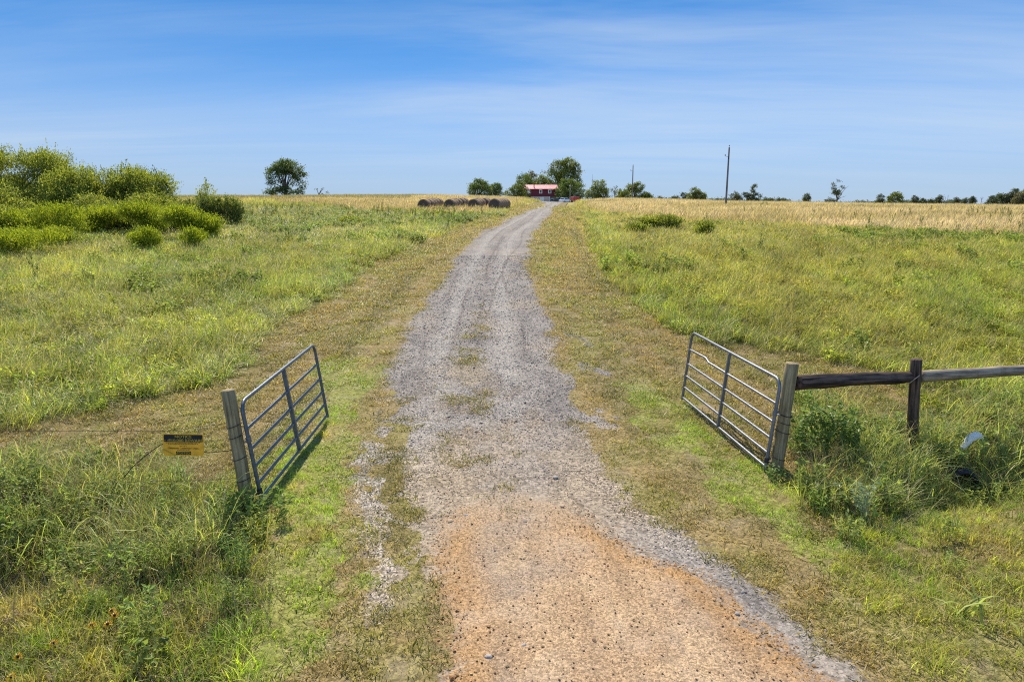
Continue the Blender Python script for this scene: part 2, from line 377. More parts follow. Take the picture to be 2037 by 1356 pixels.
gc = mix(gc, mix(gc * .62, soil * 1.1, .45), mw * ss(60, 25, y))
gc = mix(gc, mix(TAN * .7, soil, .35), mw * .6 * ss(.45, .62, fbm(x * 2.6, y * 2.6, 151, 3)))
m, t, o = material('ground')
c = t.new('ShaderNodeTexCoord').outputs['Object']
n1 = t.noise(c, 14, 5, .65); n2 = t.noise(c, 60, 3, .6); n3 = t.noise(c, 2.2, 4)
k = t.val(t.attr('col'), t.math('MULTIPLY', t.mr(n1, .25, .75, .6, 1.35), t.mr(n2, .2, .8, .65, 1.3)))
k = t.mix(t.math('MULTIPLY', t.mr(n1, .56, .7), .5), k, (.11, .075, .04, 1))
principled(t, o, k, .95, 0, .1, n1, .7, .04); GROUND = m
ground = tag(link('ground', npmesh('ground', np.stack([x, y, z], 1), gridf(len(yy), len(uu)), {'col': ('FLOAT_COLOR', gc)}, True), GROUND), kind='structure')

def stones(t, c, col, sc=26, dk=.35):
    """broken stone: every stone its own tone, gaps in between"""
    wv = t.new('ShaderNodeVectorMath', operation='ADD', ins={0: c, 1: t.new('ShaderNodeVectorMath', operation='SCALE', ins={0: t.noise(c, 18, 2, .5, 'Color'), 'Scale': .03}).outputs[0]}).outputs[0]
    v = t.new('ShaderNodeTexVoronoi', ins={'Vector': wv, 'Scale': sc}); v2 = t.new('ShaderNodeTexVoronoi', ins={'Vector': wv, 'Scale': sc * 2.3})
    b = t.new('ShaderNodeSeparateColor', ins={0: v.outputs['Color']}).outputs[0]; b2 = t.new('ShaderNodeSeparateColor', ins={0: v2.outputs['Color']}).outputs[1]
    f = t.math('MULTIPLY', t.mr(b, 0, 1, 1 - dk, 1 + dk), t.mr(b2, 0, 1, 1 - dk * .7, 1 + dk * .7))
    h = t.math('SUBTRACT', 1.0, t.math('ADD', t.math('MULTIPLY', v.outputs['Distance'], .7), t.math('MULTIPLY', v2.outputs['Distance'], .4)))
    return t.val(col, f), h
def lane(name, outcol, incol, edge_noise, sc_in, dk, wide=.07, bs=.7, bd=.014):
    m, t, o = material(name); c = t.new('ShaderNodeTexCoord').outputs['Object']
    e = t.attr('e', out='Fac'); n = t.noise(c, 5.0, 5, .65); nf = t.noise(c, 30, 3, .6)
    e = t.math('ADD', e, t.math('ADD', t.math('MULTIPLY', t.math('SUBTRACT', n, .5), edge_noise), t.math('MULTIPLY', t.math('SUBTRACT', nf, .5), edge_noise * 1.1)))
    f = t.mr(e, -wide, wide)
    ci, h = stones(t, c, t.attr(incol), sc_in, dk); co_, h2 = stones(t, c, t.attr(outcol), 26, .35)
    k = t.mix(f, co_, ci); dust = t.noise(c, 1.6, 5, .6)
    k = t.mix(t.math('MULTIPLY', t.mr(dust, .45, .75), .22), k, (.42, .36, .29, 1))
    h = t.math('MULTIPLY', h, t.mr(t.noise(c, 1.1, 4, .6), .35, .65, .35, 1.0)); principled(t, o, k, .95, 0, .1, h, bs, bd); return m
ny, nx = 640, 120
ly = np.geomspace(1.5 + 3, 232 + 3, ny) - 3; s_ = np.linspace(0, 1, nx)
l_ = roadL(ly) - 1.0 - ly * .006; r_ = roadR(ly) + 1.75 - ss(18, 24, ly) * 1.1 + ly * .006
X = l_[:, None] + (r_ - l_)[:, None] * s_[None]; Y = np.repeat(ly[:, None], nx, 1); x = X.ravel(); y = Y.ravel()
e = edge_dist(x, y)
ej = on_lane(x, y)
bare = mix(mix(tint(x, y) * .7, TAN * .55, .4), np.array([.13, .09, .05]), .35)
# thin gravel with earth showing at the left of the entrance
gc = gravel_col(x, y)
thin = ss(1.6, .2, x - roadL(y)) * ss(14, 10, y) * (x < 0)
gc = mix(gc, np.array([.33, .29, .235]), thin * .7 * ss(.35, .6, fbm(x * 1.7, y * 1.7, 210, 4)))
gravel_drive = tag(link('gravel_driveway', npmesh('gravel_driveway', np.stack([x, y, Z(x, y) + .006 + y * .0007], 1), gridf(ny, nx),
    {'e': ('FLOAT', ej), 'cin': ('FLOAT_COLOR', gc), 'cout': ('FLOAT_COLOR', bare)}, True), lane('gravel', 'cout', 'cin', .55, 42, .55)), kind='structure')
ny, nx = 240, 150
ly = np.linspace(2.2, 11.2, ny)
gx = np.linspace(-4, 6, 500)
lo = []; hi = []
for q in ly:
    k = inside(DIRT, gx, np.full(500, q)); lo.append(gx[k].min() if k.any() else 0.0); hi.append(gx[k].max() if k.any() else .6)
lo = np.array(lo) - .45; hi = np.array(hi) + .45
X = lo[:, None] + (hi - lo)[:, None] * np.linspace(0, 1, nx)[None]; Y = np.repeat(ly[:, None], nx, 1); x = X.ravel(); y = Y.ravel()
xj, yj = jit(x, y, .3, 220); e = dist_poly(DIRT, xj, yj) - ss(7.8, 10.0, y) * .6 - (fbm(x * 1.4, y * 1.0, 225, 4) - .42) * 2.6 * ss(7.9, 9.2, y)
gcd = mix(mix(mix(tint(x, y) * .7, TAN * .55, .4), np.array([.13, .09, .05]), .35), gravel_col(x, y), ss(-.06, .06, on_lane(x, y)))
dirt = tag(link('dirt_road', npmesh('dirt_road', np.stack([x, y, Z(x, y) + .016 + .02 * ss(.0, .12, e) * ss(10, 8, y)], 1), gridf(ny, nx),
    {'e': ('FLOAT', e), 'cin': ('FLOAT_COLOR', dirt_col(x, y)), 'cout': ('FLOAT_COLOR', gcd)}, True), lane('dirt', 'cout', 'cin', .8, 62, .36, .16, .5, .007)), kind='structure')

# ------------------------------------------------------------------ plants scattered by geometry nodes (stuff)
def blades(n, spread, ln, lean, curv, width, dead=0.0, seg=3, wtip=.15, up=0.0, core=.5):
    q = rng; az = q.uniform(0, 2 * np.pi, n); rr = spread * q.uniform(0, 1, n) ** core; a0 = q.uniform(0, 2 * np.pi, n)
    px = rr * np.cos(a0); py = rr * np.sin(a0); le = q.uniform(*ln, n); th0 = q.uniform(*lean, n); cu = q.uniform(*curv, n); w = width * q.uniform(.6, 1.4, n)
    ts = np.linspace(0, 1, seg + 1); cx = np.zeros(n); cz = np.zeros(n) - .01; pts = []
    for i in range(seg + 1):
        if i:
            th = th0 + cu * (ts[i] - .5 / seg) ** 1.3; cx = cx + le / seg * np.sin(th); cz = cz + le / seg * np.cos(th)
        pts.append((cx.copy(), cz.copy()))
    ax = np.cos(az); ay = np.sin(az); tw = q.uniform(-.6, .6, n) + az + np.pi / 2; bx = np.cos(tw); by = np.sin(tw)
    V = []; tt = []
    for i in range(seg):
        wi = w * (1 - (1 - wtip) * (ts[i] ** 1.5)) * .5
        for sgn in (-1, 1):
            V.append(np.stack([px + pts[i][0] * ax + sgn * bx * wi, py + pts[i][0] * ay + sgn * by * wi, pts[i][1] + up], 1)); tt.append(np.full(n, ts[i]))
    V.append(np.stack([px + pts[-1][0] * ax, py + pts[-1][0] * ay, pts[-1][1] + up], 1)); tt.append(np.ones(n))
    k = 2 * seg + 1; V = np.stack(V, 1).reshape(-1, 3); tt = np.stack(tt, 1).ravel()
    T = []
    for i in range(seg - 1):
        a = 2 * i; T += [(a, a + 1, a + 3), (a, a + 3, a + 2)]
    T.append((2 * seg - 2, 2 * seg - 1, 2 * seg)); T = (np.array(T)[None] + (np.arange(n) * k)[:, None, None]).reshape(-1, 3)
    return V, T, np.repeat(q.uniform(0, 1, n), k), np.repeat((q.uniform(0, 1, n) < dead) * q.uniform(.5, 1, n), k), tt
def leaves(pos, nrm_up, size, aspect=.5, dead=0.0, dirs=None):
    """diamond leaves, folded along the middle"""
    q = rng; n = len(pos); d = q.normal(0, 1, (n, 3)) if dirs is None else dirs + q.normal(0, .35, (n, 3)); d[:, 2] = d[:, 2] * (1 - nrm_up) + .15
    d /= np.linalg.norm(d, axis=1)[:, None]; u = np.array([0, 0, 1.]) + q.normal(0, .5, (n, 3)); s = np.cross(d, u); s /= np.linalg.norm(s, axis=1)[:, None] + 1e-9
    nn = np.cross(s, d); L = (size * q.uniform(.6, 1.35, n))[:, None]
    a = pos; b = pos + d * L * .45 + s * L * aspect * .5 + nn * L * .08; c = pos + d * L + nn * L * -.1; e = pos + d * L * .45 - s * L * aspect * .5 + nn * L * .08
    V = np.stack([a, b, c, e], 1).reshape(-1, 3); T = (np.array([(0, 1, 2), (0, 2, 3)])[None] + (np.arange(n) * 4)[:, None, None]).reshape(-1, 3)
    return V, T, np.repeat(q.uniform(0, 1, n), 4), np.repeat((q.uniform(0, 1, n) < dead) * 1.0, 4), np.full(4 * n, .5)
def cat(*ps):
    o = 0; V = []; T = []; A = [[], [], []]
    for p in ps:
        V.append(p[0]); T.append(p[1] + o); o += len(p[0])
        for i in range(3): A[i].append(p[2 + i])
    return (np.concatenate(V), np.concatenate(T), *[np.concatenate(a) for a in A])
def weed(h, nst, spread, leaf, per, aspect=.42):
    ps = [blades(nst, spread, (h * .6, h), (0, .35), (0, .4), .008, .1, 3, .6)]
    v = ps[0][0].reshape(nst, 7, 3); pos = []; dr = []
    for i in range(nst):
        for k in range(per):
            f = rng.uniform(.2, 1.0) * 5.99; a = int(f) // 2 * 2; p0 = v[i, min(a, 6)]; p1 = v[i, min(a + 2, 6)]; pos.append(p0 + (p1 - p0) * rng.uniform()); an = rng.uniform(0, 6.28); dr.append((math.cos(an), math.sin(an), rng.uniform(-.2, .8)))
    ps.append(leaves(np.array(pos), 0, np.full(len(pos), leaf), aspect, .03, np.array(dr)))
    return cat(*ps)
_gn = {}
def gn(nv):
    if nv in _gn: return _gn[nv]
    g = bpy.data.node_groups.new('scatter_%d' % nv, 'GeometryNodeTree')
    g.interface.new_socket('Geometry', in_out='INPUT', socket_type='NodeSocketGeometry'); g.interface.new_socket('Geometry', in_out='OUTPUT', socket_type='NodeSocketGeometry')
    N, Lk = g.nodes, g.links; gi = N.new('NodeGroupInput'); go = N.new('NodeGroupOutput')
    def na(nm, ty):
        n = N.new('GeometryNodeInputNamedAttribute'); n.data_type = ty; n.inputs[0].default_value = nm; return n.outputs[0]
    pr = na('proto', 'INT'); jn = N.new('GeometryNodeJoinGeometry')
    def sep(k):
        c = N.new('FunctionNodeCompare'); c.data_type = 'INT'; c.operation = 'EQUAL'; Lk.new(pr, c.inputs[2]); c.inputs[3].default_value = k
        s = N.new('GeometryNodeSeparateGeometry'); s.domain = 'POINT'; Lk.new(gi.outputs[0], s.inputs[0]); Lk.new(c.outputs[0], s.inputs[1]); return s.outputs[0]
    for k in range(nv):
        q = N.new('GeometryNodeGeometryToInstance'); Lk.new(sep(k + 1), q.inputs[0]); Lk.new(q.outputs[0], jn.inputs[0])
    ip = N.new('GeometryNodeInstanceOnPoints'); Lk.new(sep(0), ip.inputs['Points']); Lk.new(jn.outputs[0], ip.inputs['Instance'])
    ip.inputs['Pick Instance'].default_value = True; Lk.new(na('variant', 'INT'), ip.inputs['Instance Index'])
    Lk.new(na('rot', 'FLOAT_VECTOR'), ip.inputs['Rotation']); Lk.new(na('scl', 'FLOAT_VECTOR'), ip.inputs['Scale'])
    Lk.new(ip.outputs[0], go.inputs[0]); _gn[nv] = g; return g
def eul(n, lean, wind=0.0):
    """random turn, then a lean towards the wind side"""
    r = rng.uniform(0, 2 * np.pi, n); a = rng.normal(0, lean, n) + wind; b = rng.normal(0, lean, n)
    cr, sr, ca, sa, cb, sb = np.cos(r), np.sin(r), np.cos(a), np.sin(a), np.cos(b), np.sin(b)
    # Ry(a) Rx(b) Rz(r)
    R00 = ca * cr + sa * sb * sr; R10 = cb * sr; R20 = -sa * cr + ca * sb * sr; R21 = sa * sr + ca * sb * cr; R22 = ca * cb
    return np.stack([np.arctan2(R21, R22), np.arcsin(np.clip(-R20, -1, 1)), np.arctan2(R10, R00)], 1)
def scatter(name, label, catg, protos, pts, rot, scl, tnt, mat):
    n = len(pts); nv = len(protos); scl = np.asarray(scl, float)
    if scl.ndim == 1: scl = np.stack([scl] * 3, 1)
    V = []; T = []; A = [[], [], []]; pr = []; o = 0
    for i, p in enumerate(protos):
        V.append(p[0]); T.append(p[1] + o); o += len(p[0]); pr.append(np.full(len(p[0]), i + 1))
        for k in range(3): A[k].append(p[2 + k])
    z_ = np.zeros(n)
    def full(a, w): return np.concatenate([np.zeros((o, w)), a]) if w > 1 else np.concatenate([np.zeros(o), a])
    at_ = {'proto': ('INT', np.concatenate(pr + [z_])), 'variant': ('INT', full(rng.integers(0, nv, n), 1)), 'bvar': ('FLOAT', np.concatenate(A[0] + [z_])),
           'dead': ('FLOAT', np.concatenate(A[1] + [z_])), 'tt': ('FLOAT', np.concatenate(A[2] + [z_])), 'rot': ('FLOAT_VECTOR', full(rot, 3)), 'scl': ('FLOAT_VECTOR', full(scl, 3)),
           'tint': ('FLOAT_COLOR', full(np.clip(tnt, 0, 1), 3))}
    me = npmesh(name, np.concatenate(V + [pts]), np.concatenate(T), at_)
    ob = link(name, me, mat); md = ob.modifiers.new('scatter', 'NODES'); md.node_group = gn(nv)
    return tag(ob, label, catg, kind='stuff')
GRASS = leafmat('grass_blade', None, .50, .45, (.54, .44, .25), .45, .2, True)
def cand(y0, y1, dens, ymarg=2.5):
    """random spots over the ground between two distances, thinned by dens(y)"""
    out = []
    ys = np.geomspace(y0, y1, 24)
    for a, b in zip(ys[:-1], ys[1:]):
        w = .80 * (b + ymarg); n = int(2 * w * (b - a) * dens(.5 * (a + b)))
        out.append(np.stack([rng.uniform(-w, w, n), rng.uniform(a, b, n)], 1))
    p = np.concatenate(out); return p[:, 0], p[:, 1]
def jt(t_, v=.18): return t_ * rng.uniform(1 - v, 1 + v, (len(t_), 1)) * rng.uniform(1 - v * .35, 1 + v * .35, t_.shape)
# --- short mown grass
pm = [blades(30, .12, (.035, .105), (.1, 1.25), (.2, 1.3), .0085, .22, 2) for _ in range(6)]
x, y = cand(3.4, 130, lambda d: 170 if d < 9 else 170 * (9 / d) ** 1.15)
zn = zones(x, y); e = on_lane(x, y)
keep = zn['mown'] & ~(zn['wl'] | zn['wr'])
n2 = fbm(x * 1.9, y * 1.9, 300, 4)
pr = np.where(e < -.05, np.clip(.12 + 1.3 * ss(.34, .62, n2), 0, 1), ss(.25, -.05, e) * .6 * ss(.4, .6, n2))
pr = np.where((e < .0) & (e > -1.4) & (x < -.6) & (y < 12), .55 + .5 * n2, pr)
lf = (x < -.7) & (y < 12) & (e > 0); pr = np.where(lf, ss(1.3, .1, e) * ss(.46, .60, n2) * .8, pr)   # thin tufts in the left gravel
med = np.exp(-((x - .45 * roadL(y) - .55 * roadR(y) + .35) / .42) ** 2) * ss(7.5, 9, y) * ss(26, 15, y) * ss(.50, .62, n2); pr = np.maximum(pr, np.where(e > .3, med * .8, 0))
keep &= rng.uniform(0, 1, len(x)) < pr
x, y = x[keep], y[keep]; tn = tint(x, y); tn = mix(tn, OLIVE * .9, (e[keep] > .1) * .6)
tn = tn * (.62 + .8 * fbm(x * 3.1, y * 3.1, 301, 3))[:, None]; sc = np.where(y < 9, 1.0, (np.maximum(y, 9) / 9) ** .62) * rng.uniform(.6, 1.4, len(x))
zs = sc * np.where(y < 9, 1, .75)
scatter('mown_grass', 'short mown grass with dry clippings on both sides of the driveway', 'grass', pm, np.stack([x, y, Z(x, y) + (e[keep] > 0) * .01], 1), eul(len(x), .12), np.stack([sc, sc, zs], 1), jt(tn), GRASS)
# --- dry clippings: flat straws
pd = [blades(22, .16, (.05, .13), (1.25, 1.6), (-.15, .35), .005, .85, 2, .7, .012) for _ in range(4)]
x, y = cand(3.6, 60, lambda d: 32 if d < 10 else 32 * (10 / d) ** 1.2)
zn = zones(x, y); e = on_lane(x, y); nn = fbm(x * 1.3, y * .9, 310, 4)
k = zn['mown'] & (e < -.0) & (rng.uniform(0, 1, len(x)) < ss(.45, .62, nn))
x, y = x[k], y[k]; sc = np.maximum(1, y / 10) ** .6 * rng.uniform(.7, 1.4, len(x))
scatter('dry_clippings', 'dry straw clippings lying over the mown verge', 'grass', pd, np.stack([x, y, Z(x, y)], 1), eul(len(x), .08), sc, jt(np.tile(TAN, (len(x), 1)), .3), GRASS)
# --- heaps of dark cut grass left by the mower; left edge row paints base shadow
pc_ = [blades(40, .13, (.06, .2), (.5, 1.5), (-.2, 1.0), .006, .6, 2, .7, .0) for _ in range(3)]
hx = []; hy = []
for line, dn, wd in (([(1405, 680), (1500, 693), (1620, 716), (1770, 752)], 34, .16), ([(1262, 720), (1215, 660), (1170, 600), (1140, 540)], 12, .3), ([(1138, 540), (1136, 480), (1138, 425)], 3.5, .35), ([(640, 660), (700, 655), (760, 600), (850, 520), (960, 455)], 5, .5),
                     ([(90, 905), (135, 902)], 40, .10), ([(560, 700), (660, 690), (720, 650)], 14, .35), ([(300, 855), (430, 880)], 10, .3), ([(0, 868), (250, 808), (420, 780)], 9, .2)):
    w = [np.array(at(*p)) for p in line]
    for a, b in zip(w[:-1], w[1:]):
        n = int(np.hypot(*(b - a)) * dn); f = rng.uniform(0, 1, n); g_ = fbm(f * 6 + a[0], f * 0 + a[1], 410, 2); k = g_ > .38
        hx.append((a[0] + (b[0] - a[0]) * f + rng.normal(0, wd, n))[k]); hy.append((a[1] + (b[1] - a[1]) * f + rng.normal(0, wd, n))[k])
x = np.concatenate(hx); y = np.concatenate(hy); sc = np.maximum(1, y / 14) ** .6 * rng.uniform(.5, 1.25, len(x))
scatter('cut_grass', 'dark rows of cut grass along the mown verge, painted base shadow at left', 'grass', pc_, np.stack([x, y, Z(x, y)], 1), eul(len(x), .2), sc, jt(np.tile(np.array([.17, .135, .065]), (len(x), 1)), .3), GRASS)
# --- rough grass beside the entrance
pg = [blades(30, .14, (.10, .30), (0, .7), (.3, 1.6), .0065, .2, 3) for _ in range(5)]
x, y = cand(3.3, 13, lambda d: 60)
zn = zones(x, y); e = on_lane(x, y); xj, yj = jit(x, y, 1.4, 77); lim = inside(LIMEL, xj, yj) | inside(LIMER, xj, yj)
rough = zn['rl'] | zn['rr']; nn = fbm(x * 1.6, y * 1.6, 320, 4)
pr = np.where(rough, .45 + .9 * ss(.35, .6, nn), np.where(lim, .85 * ss(.36, .56, nn), 0)) * (e < -.05)
k = rng.uniform(0, 1, len(x)) < pr
x, y = x[k], y[k]; rg = rough[k]; sc = rng.uniform(.55, 1.25, len(x)) * np.where(rg, 1, .55) * np.where(x > 0, .8, 1.0)
scatter('rough_grass', 'uncut tufty grass on both sides of the dirt entrance', 'grass', pg, np.stack([x, y, Z(x, y)], 1), eul(len(x), .15, .06), sc, jt(tint(x, y) * np.array([1.6, 1.7, 1.2]), .3), GRASS)
# --- weedy strip along the fences: long arching blades, brown stems, broad leaves
pw = [blades(26, .18, (.35, .85), (.05, .7), (.6, 2.0), .011, .14, 4) for _ in range(4)]
pb = [weed(.42, 10, .16, .055, 16) for _ in range(3)] + [weed(.30, 8, .15, .075, 10, .6) for _ in range(2)]
ps_ = [blades(22, .2, (.2, .6), (.1, 1.3), (-.3, .8), .0045, .95, 3, .6) for _ in range(3)]
x, y = cand(4.0, 14, lambda d: 22)
zn = zones(x, y); k = (zn['wl'] | zn['wr']) & (rng.uniform(0, 1, len(x)) < .3 + ss(.4, .6, fbm(x * 1.1, y * 1.1, 330, 3)))
x, y = x[k], y[k]; tn = mix(tint(x, y), np.array([.40, .45, .12]), .7)
scatter('roadside_grass', 'long arching grass blades growing along the fence lines', 'grass', pw, np.stack([x, y, Z(x, y)], 1), eul(len(x), .15, .1), rng.uniform(.5, 1.1, len(x)), jt(tn, .22), GRASS)
x, y = cand(3.6, 14, lambda d: 19)
zn = zones(x, y); nn = fbm(x * 1.3 + 40, y * 1.3, 340, 3)
k = (zn['wl'] | zn['wr'] | (zn['rl'] & (rng.uniform(0, 1, len(x)) < .35)) | (zn['rr'] & (rng.uniform(0, 1, len(x)) < .10))) & (rng.uniform(0, 1, len(x)) < ss(.35, .6, nn))
x, y = x[k], y[k]; tn = mix(np.tile(np.array([.23, .31, .085]), (len(x), 1)), tint(x, y), .3)
scatter('roadside_weeds', 'low broad leaved weeds tangled among the fence grass', 'weeds', pb, np.stack([x, y, Z(x, y)], 1), eul(len(x), .15), rng.uniform(.5, 1.15, len(x)), jt(tn, .25), GRASS)
x, y = cand(3.6, 14, lambda d: 16)
zn = zones(x, y); k = (zn['wl'] | zn['wr'] | (zn['rl'] & (rng.uniform(0, 1, len(x)) < .3)))
x, y = x[k], y[k]
scatter('dead_stems', 'dead brown stems caught in the fence weeds', 'weeds', ps_, np.stack([x, y, Z(x, y)], 1), eul(len(x), .2), rng.uniform(.5, 1.1, len(x)), jt(np.tile(np.array([.24, .16, .09]), (len(x), 1)), .3), leafmat('dead_stem', None, .15, .4, (.30, .21, .13), .8, .1, True))
# --- meadow, near and far
pn = [blades(34, .28, (.30, .70), (.05, .8), (.8, 2.3), .013, .08, 4) for _ in range(5)] + [blades(46, .3, (.40, .85), (0, .4), (.3, 1.4), .006, .35, 3, .5) for _ in range(2)] + \
     [cat(weed(.42, 12, .22, .075, 12, .45), blades(14, .25, (.3, .6), (.05, .7), (.6, 1.8), .012, .1, 4)) for _ in range(2)]
x, y = cand(9, 46, lambda d: 12 if d < 18 else 12 * (18 / d) ** .9)
zn = zones(x, y); e = on_lane(x, y); k = ~zn['mown'] & ~zn['wr'] & ~zn['wl'] & (e < -.3) & ~(zn['rr'] | zn['rl'])
x, y = x[k], y[k]; nn = fbm(x * .35, y * .35, 350, 3); hs = .40 + .95 * fbm(x * .55, y * .4, 351, 4); sc = np.maximum(1, y / 22) ** .5 * rng.uniform(.7, 1.2, len(x)); tn = tint(x, y)
scatter('meadow_grass', 'tall green meadow grass bending over beside the mown verge', 'grass', pn, np.stack([x, y, Z(x, y)], 1), eul(len(x), .12, .16), np.stack([sc, sc, sc * hs], 1), jt(tn, .30), GRASS)
pa = [blades(30, .24, (.45, 1.0), (.1, .8), (.8, 2.2), .017, .10, 5) for _ in range(4)]
ex = []; ey = []
for line, dn in (([(-200, 868), (0, 852), (250, 790), (420, 762), (468, 726), (500, 684), (560, 634), (640, 588), (720, 536)], 7), ([(1262, 600), (1330, 646), (1480, 684), (1620, 704), (1750, 733), (1860, 758), (2037, 772), (2300, 800)], 6)):
    w = [np.array(at(*p)) for p in line]
    for a, b in zip(w[:-1], w[1:]):
        n = int(np.hypot(*(b - a)) * dn); f = rng.uniform(0, 1, n); ex.append(a[0] + (b[0] - a[0]) * f + rng.normal(0, .22, n)); ey.append(a[1] + (b[1] - a[1]) * f + rng.normal(.15, .3, n))
x, y = cand(10, 40, lambda d: 1.3 * (14 / d) ** .5); zn = zones(x, y); k = ~zn['mown'] & ~zn['wr'] & ~zn['wl'] & (on_lane(x, y) < -.3) & ~(zn['rr'] | zn['rl']) & (fbm(x * .4, y * .3, 421, 4) > .52)
x = np.concatenate(ex + [x[k]]); y = np.concatenate(ey + [y[k]]); k = ~inside(MOWN, x, y - .25) | (rng.uniform(0, 1, len(x)) < .25); x, y = x[k], y[k]
scatter('arching_grass', 'long arching bright green grass blades along the edge of the tall meadow', 'grass', pa, np.stack([x, y, Z(x, y)], 1), eul(len(x), .15, .14), rng.uniform(.45, 1.0, len(x)), jt(mix(tint(x, y), np.array([.36, .43, .13]), .6), .25), GRASS)
pf = [blades(46, .65, (.35, .85), (.05, .7), (.5, 1.9), .03, .18, 3) for _ in range(4)]
x, y = cand(42, 110, lambda d: 3.4 * (42 / d) ** .5)
zn = zones(x, y); e = on_lane(x, y); k = ~zn['mown'] & (e < -.5) & ~(zn['hayr'] | zn['hayl']) & (y > 36)
x, y = x[k], y[k]; hs = .5 + .6 * fbm(x * .2, y * .2, 360, 3); sc = rng.uniform(.8, 1.35, len(x))
scatter('field_grass', 'mixed green and straw coloured grass of the middle field', 'grass', pf, np.stack([x, y, Z(x, y)], 1), eul(len(x), .1, .14), np.stack([sc, sc, sc * hs], 1), jt(tint(x, y), .25), GRASS)
ph = [blades(60, .9, (.45, .95), (0, .35), (.2, .9), .03, .45, 3, .6) for _ in range(4)]
x, y = cand(50, 214, lambda d: 1.9 * (60 / d) ** .35, 0)
zn = zones(x, y); e = on_lane(x, y); k = ~zn['mown'] & (e < -.6) & ((zn['hayr'] | zn['hayl']) | (y > 105))
x, y = x[k], y[k]; sc = rng.uniform(.8, 1.4, len(x)); hs = .35 + .8 * fbm(x * .07, y * .12, 370, 4)
scatter('hay_grass', 'pale straw coloured hay grass covering the upper field', 'grass', ph, np.stack([x, y, Z(x, y)], 1), eul(len(x), .08, .22), np.stack([sc, sc, sc * hs], 1), jt(tint(x, y), .2), GRASS)
# --- broad leaved patches and tall dark stalks out in the field
pl_ = [weed(.75, 14, .4, .12, 22, .5) for _ in range(3)]
x, y = cand(12, 120, lambda d: 1.6 * (14 / d) ** .4)
zn = zones(x, y); xb, yb = jit(x, y, 2.0, 90); dk = inside(DARKL, xb, yb) | inside(DARKR, xb, yb)
k = ~zn['mown'] & ~(zn['hayr'] | zn['hayl']) & (on_lane(x, y) < -.5) & (rng.uniform(0, 1, len(x)) < np.where(dk, 1, ss(.60, .74, fbm(x * .25, y * .18, 380, 3)))) & ~(zn['rl'] | zn['rr'])
x, y = x[k], y[k]; sc = np.maximum(1, y / 30) ** .5 * rng.uniform(.5, 1.1, len(x)); sc = np.stack([sc, sc, sc * np.minimum(1, 40 / y)], 1); tn = mix(np.tile(np.array([.17, .25, .065]), (len(x), 1)), tint(x, y), .4)
scatter('field_weeds', 'dark green leafy weeds in patches through the meadow', 'weeds', pl_, np.stack([x, y, Z(x, y)], 1), eul(len(x), .12, .1), sc, jt(tn, .25), GRASS)
def stalk():
    b = blades(3, .08, (1.1, 1.7), (0, .12), (0, .25), .02, 0, 3, .5); v = b[0].reshape(3, 7, 3); pos = []; dr = []
    for i in range(3):
        for q in range(46):
            f = rng.uniform(.15, 1); j = f * 3; a = min(int(j), 2); p0 = v[i, 2 * a]; p1 = v[i, min(2 * a + 2, 6)]; pos.append(p0 + (p1 - p0) * (j - a)); an = rng.uniform(0, 6.28); dr.append((math.cos(an) * .5, math.sin(an) * .5, .9))
    return cat(b, leaves(np.array(pos), 0, np.full(len(pos), .17), .25, .05, np.array(dr)))
x, y = cand(26, 130, lambda d: .012)
xb, yb = jit(x, y, 2.0, 90); dk = inside(DARKL, xb, yb + 3); zn = zones(x, y)
k = ~zn['mown'] & (on_lane(x, y) < -.6) & ((rng.uniform(0, 1, len(x)) < .6) | dk)
x2, y2 = cand(60, 125, lambda d: .22); dk2 = inside(DARKL, x2, y2) & (fbm(x2 * .15, y2 * .15, 390, 2) > .45); x3, y3 = cand(40, 90, lambda d: .05); dk3 = (x3 > 30) & inside(HAYR, x3, y3 + 3)
x = np.concatenate([x[k], x2[dk2], x3[dk3]]); y = np.concatenate([y[k], y2[dk2], y3[dk3]])
scatter('tall_weed_stalks', 'tall dark upright weed stalks standing out of the field grass', 'weeds', [stalk() for _ in range(4)], np.stack([x, y, Z(x, y)], 1), eul(len(x), .06, .05), rng.uniform(.4, .85, len(x)), jt(np.tile(np.array([.13, .175, .06]), (len(x), 1)), .25), GRASS)
# --- loose stones on the gravel and the dirt
def stone():
    bm = bmesh.new(); bmesh.ops.create_icosphere(bm, subdivisions=1, radius=1); bm.verts.ensure_lookup_table()
    V = np.array([v.co[:] for v in bm.verts]); T = np.array([[v.index for v in f.verts] for f in bm.faces]); bm.free()
    V = V * rng.uniform(.65, 1.25, (len(V), 1)) * np.array([1, rng.uniform(.6, 1), rng.uniform(.28, .5)]); n = len(V)
    return V, T, np.full(n, rng.uniform()), np.zeros(n), np.full(n, .5)
m, t, o = material('loose_stone'); c = t.attr('tint', 'INSTANCER'); nn = t.noise(t.new('ShaderNodeTexCoord').outputs['Object'], 2.0, 3)
principled(t, o, t.val(c, t.mr(nn, .2, .8, .8, 1.2)), .9, 0, .2); STONE = m
x, y = cand(3.4, 40, lambda d: 900 if d < 8 else 900 * (8 / d) ** 1.6, -1.5)
e = on_lane(x, y); ed = dist_poly(DIRT, *jit(x, y, .3, 220)); nn = fbm(x * 1.2, y * 1.2, 400, 3)
pr = np.where(ed > -.15, .24 + .7 * ss(.30, 0, ed), np.where(e > 0, .45 + .8 * ss(.4, .6, nn), ss(-.35, 0, e) * .35))
k = rng.uniform(0, 1, len(x)) < pr
x, y, ed = x[k], y[k], ed[k]; n = len(x)
tn = np.where((ed > -.15)[:, None], dirt_col(x, y) * np.array([.92, .88, .82]), gravel_col(x, y) * 1.12); tn = tn * rng.choice([.6, .85, 1.05, 1.3, 1.7], (n, 1), p=[.05, .22, .38, .25, .10]) * rng.uniform(.9, 1.1, (n, 3))
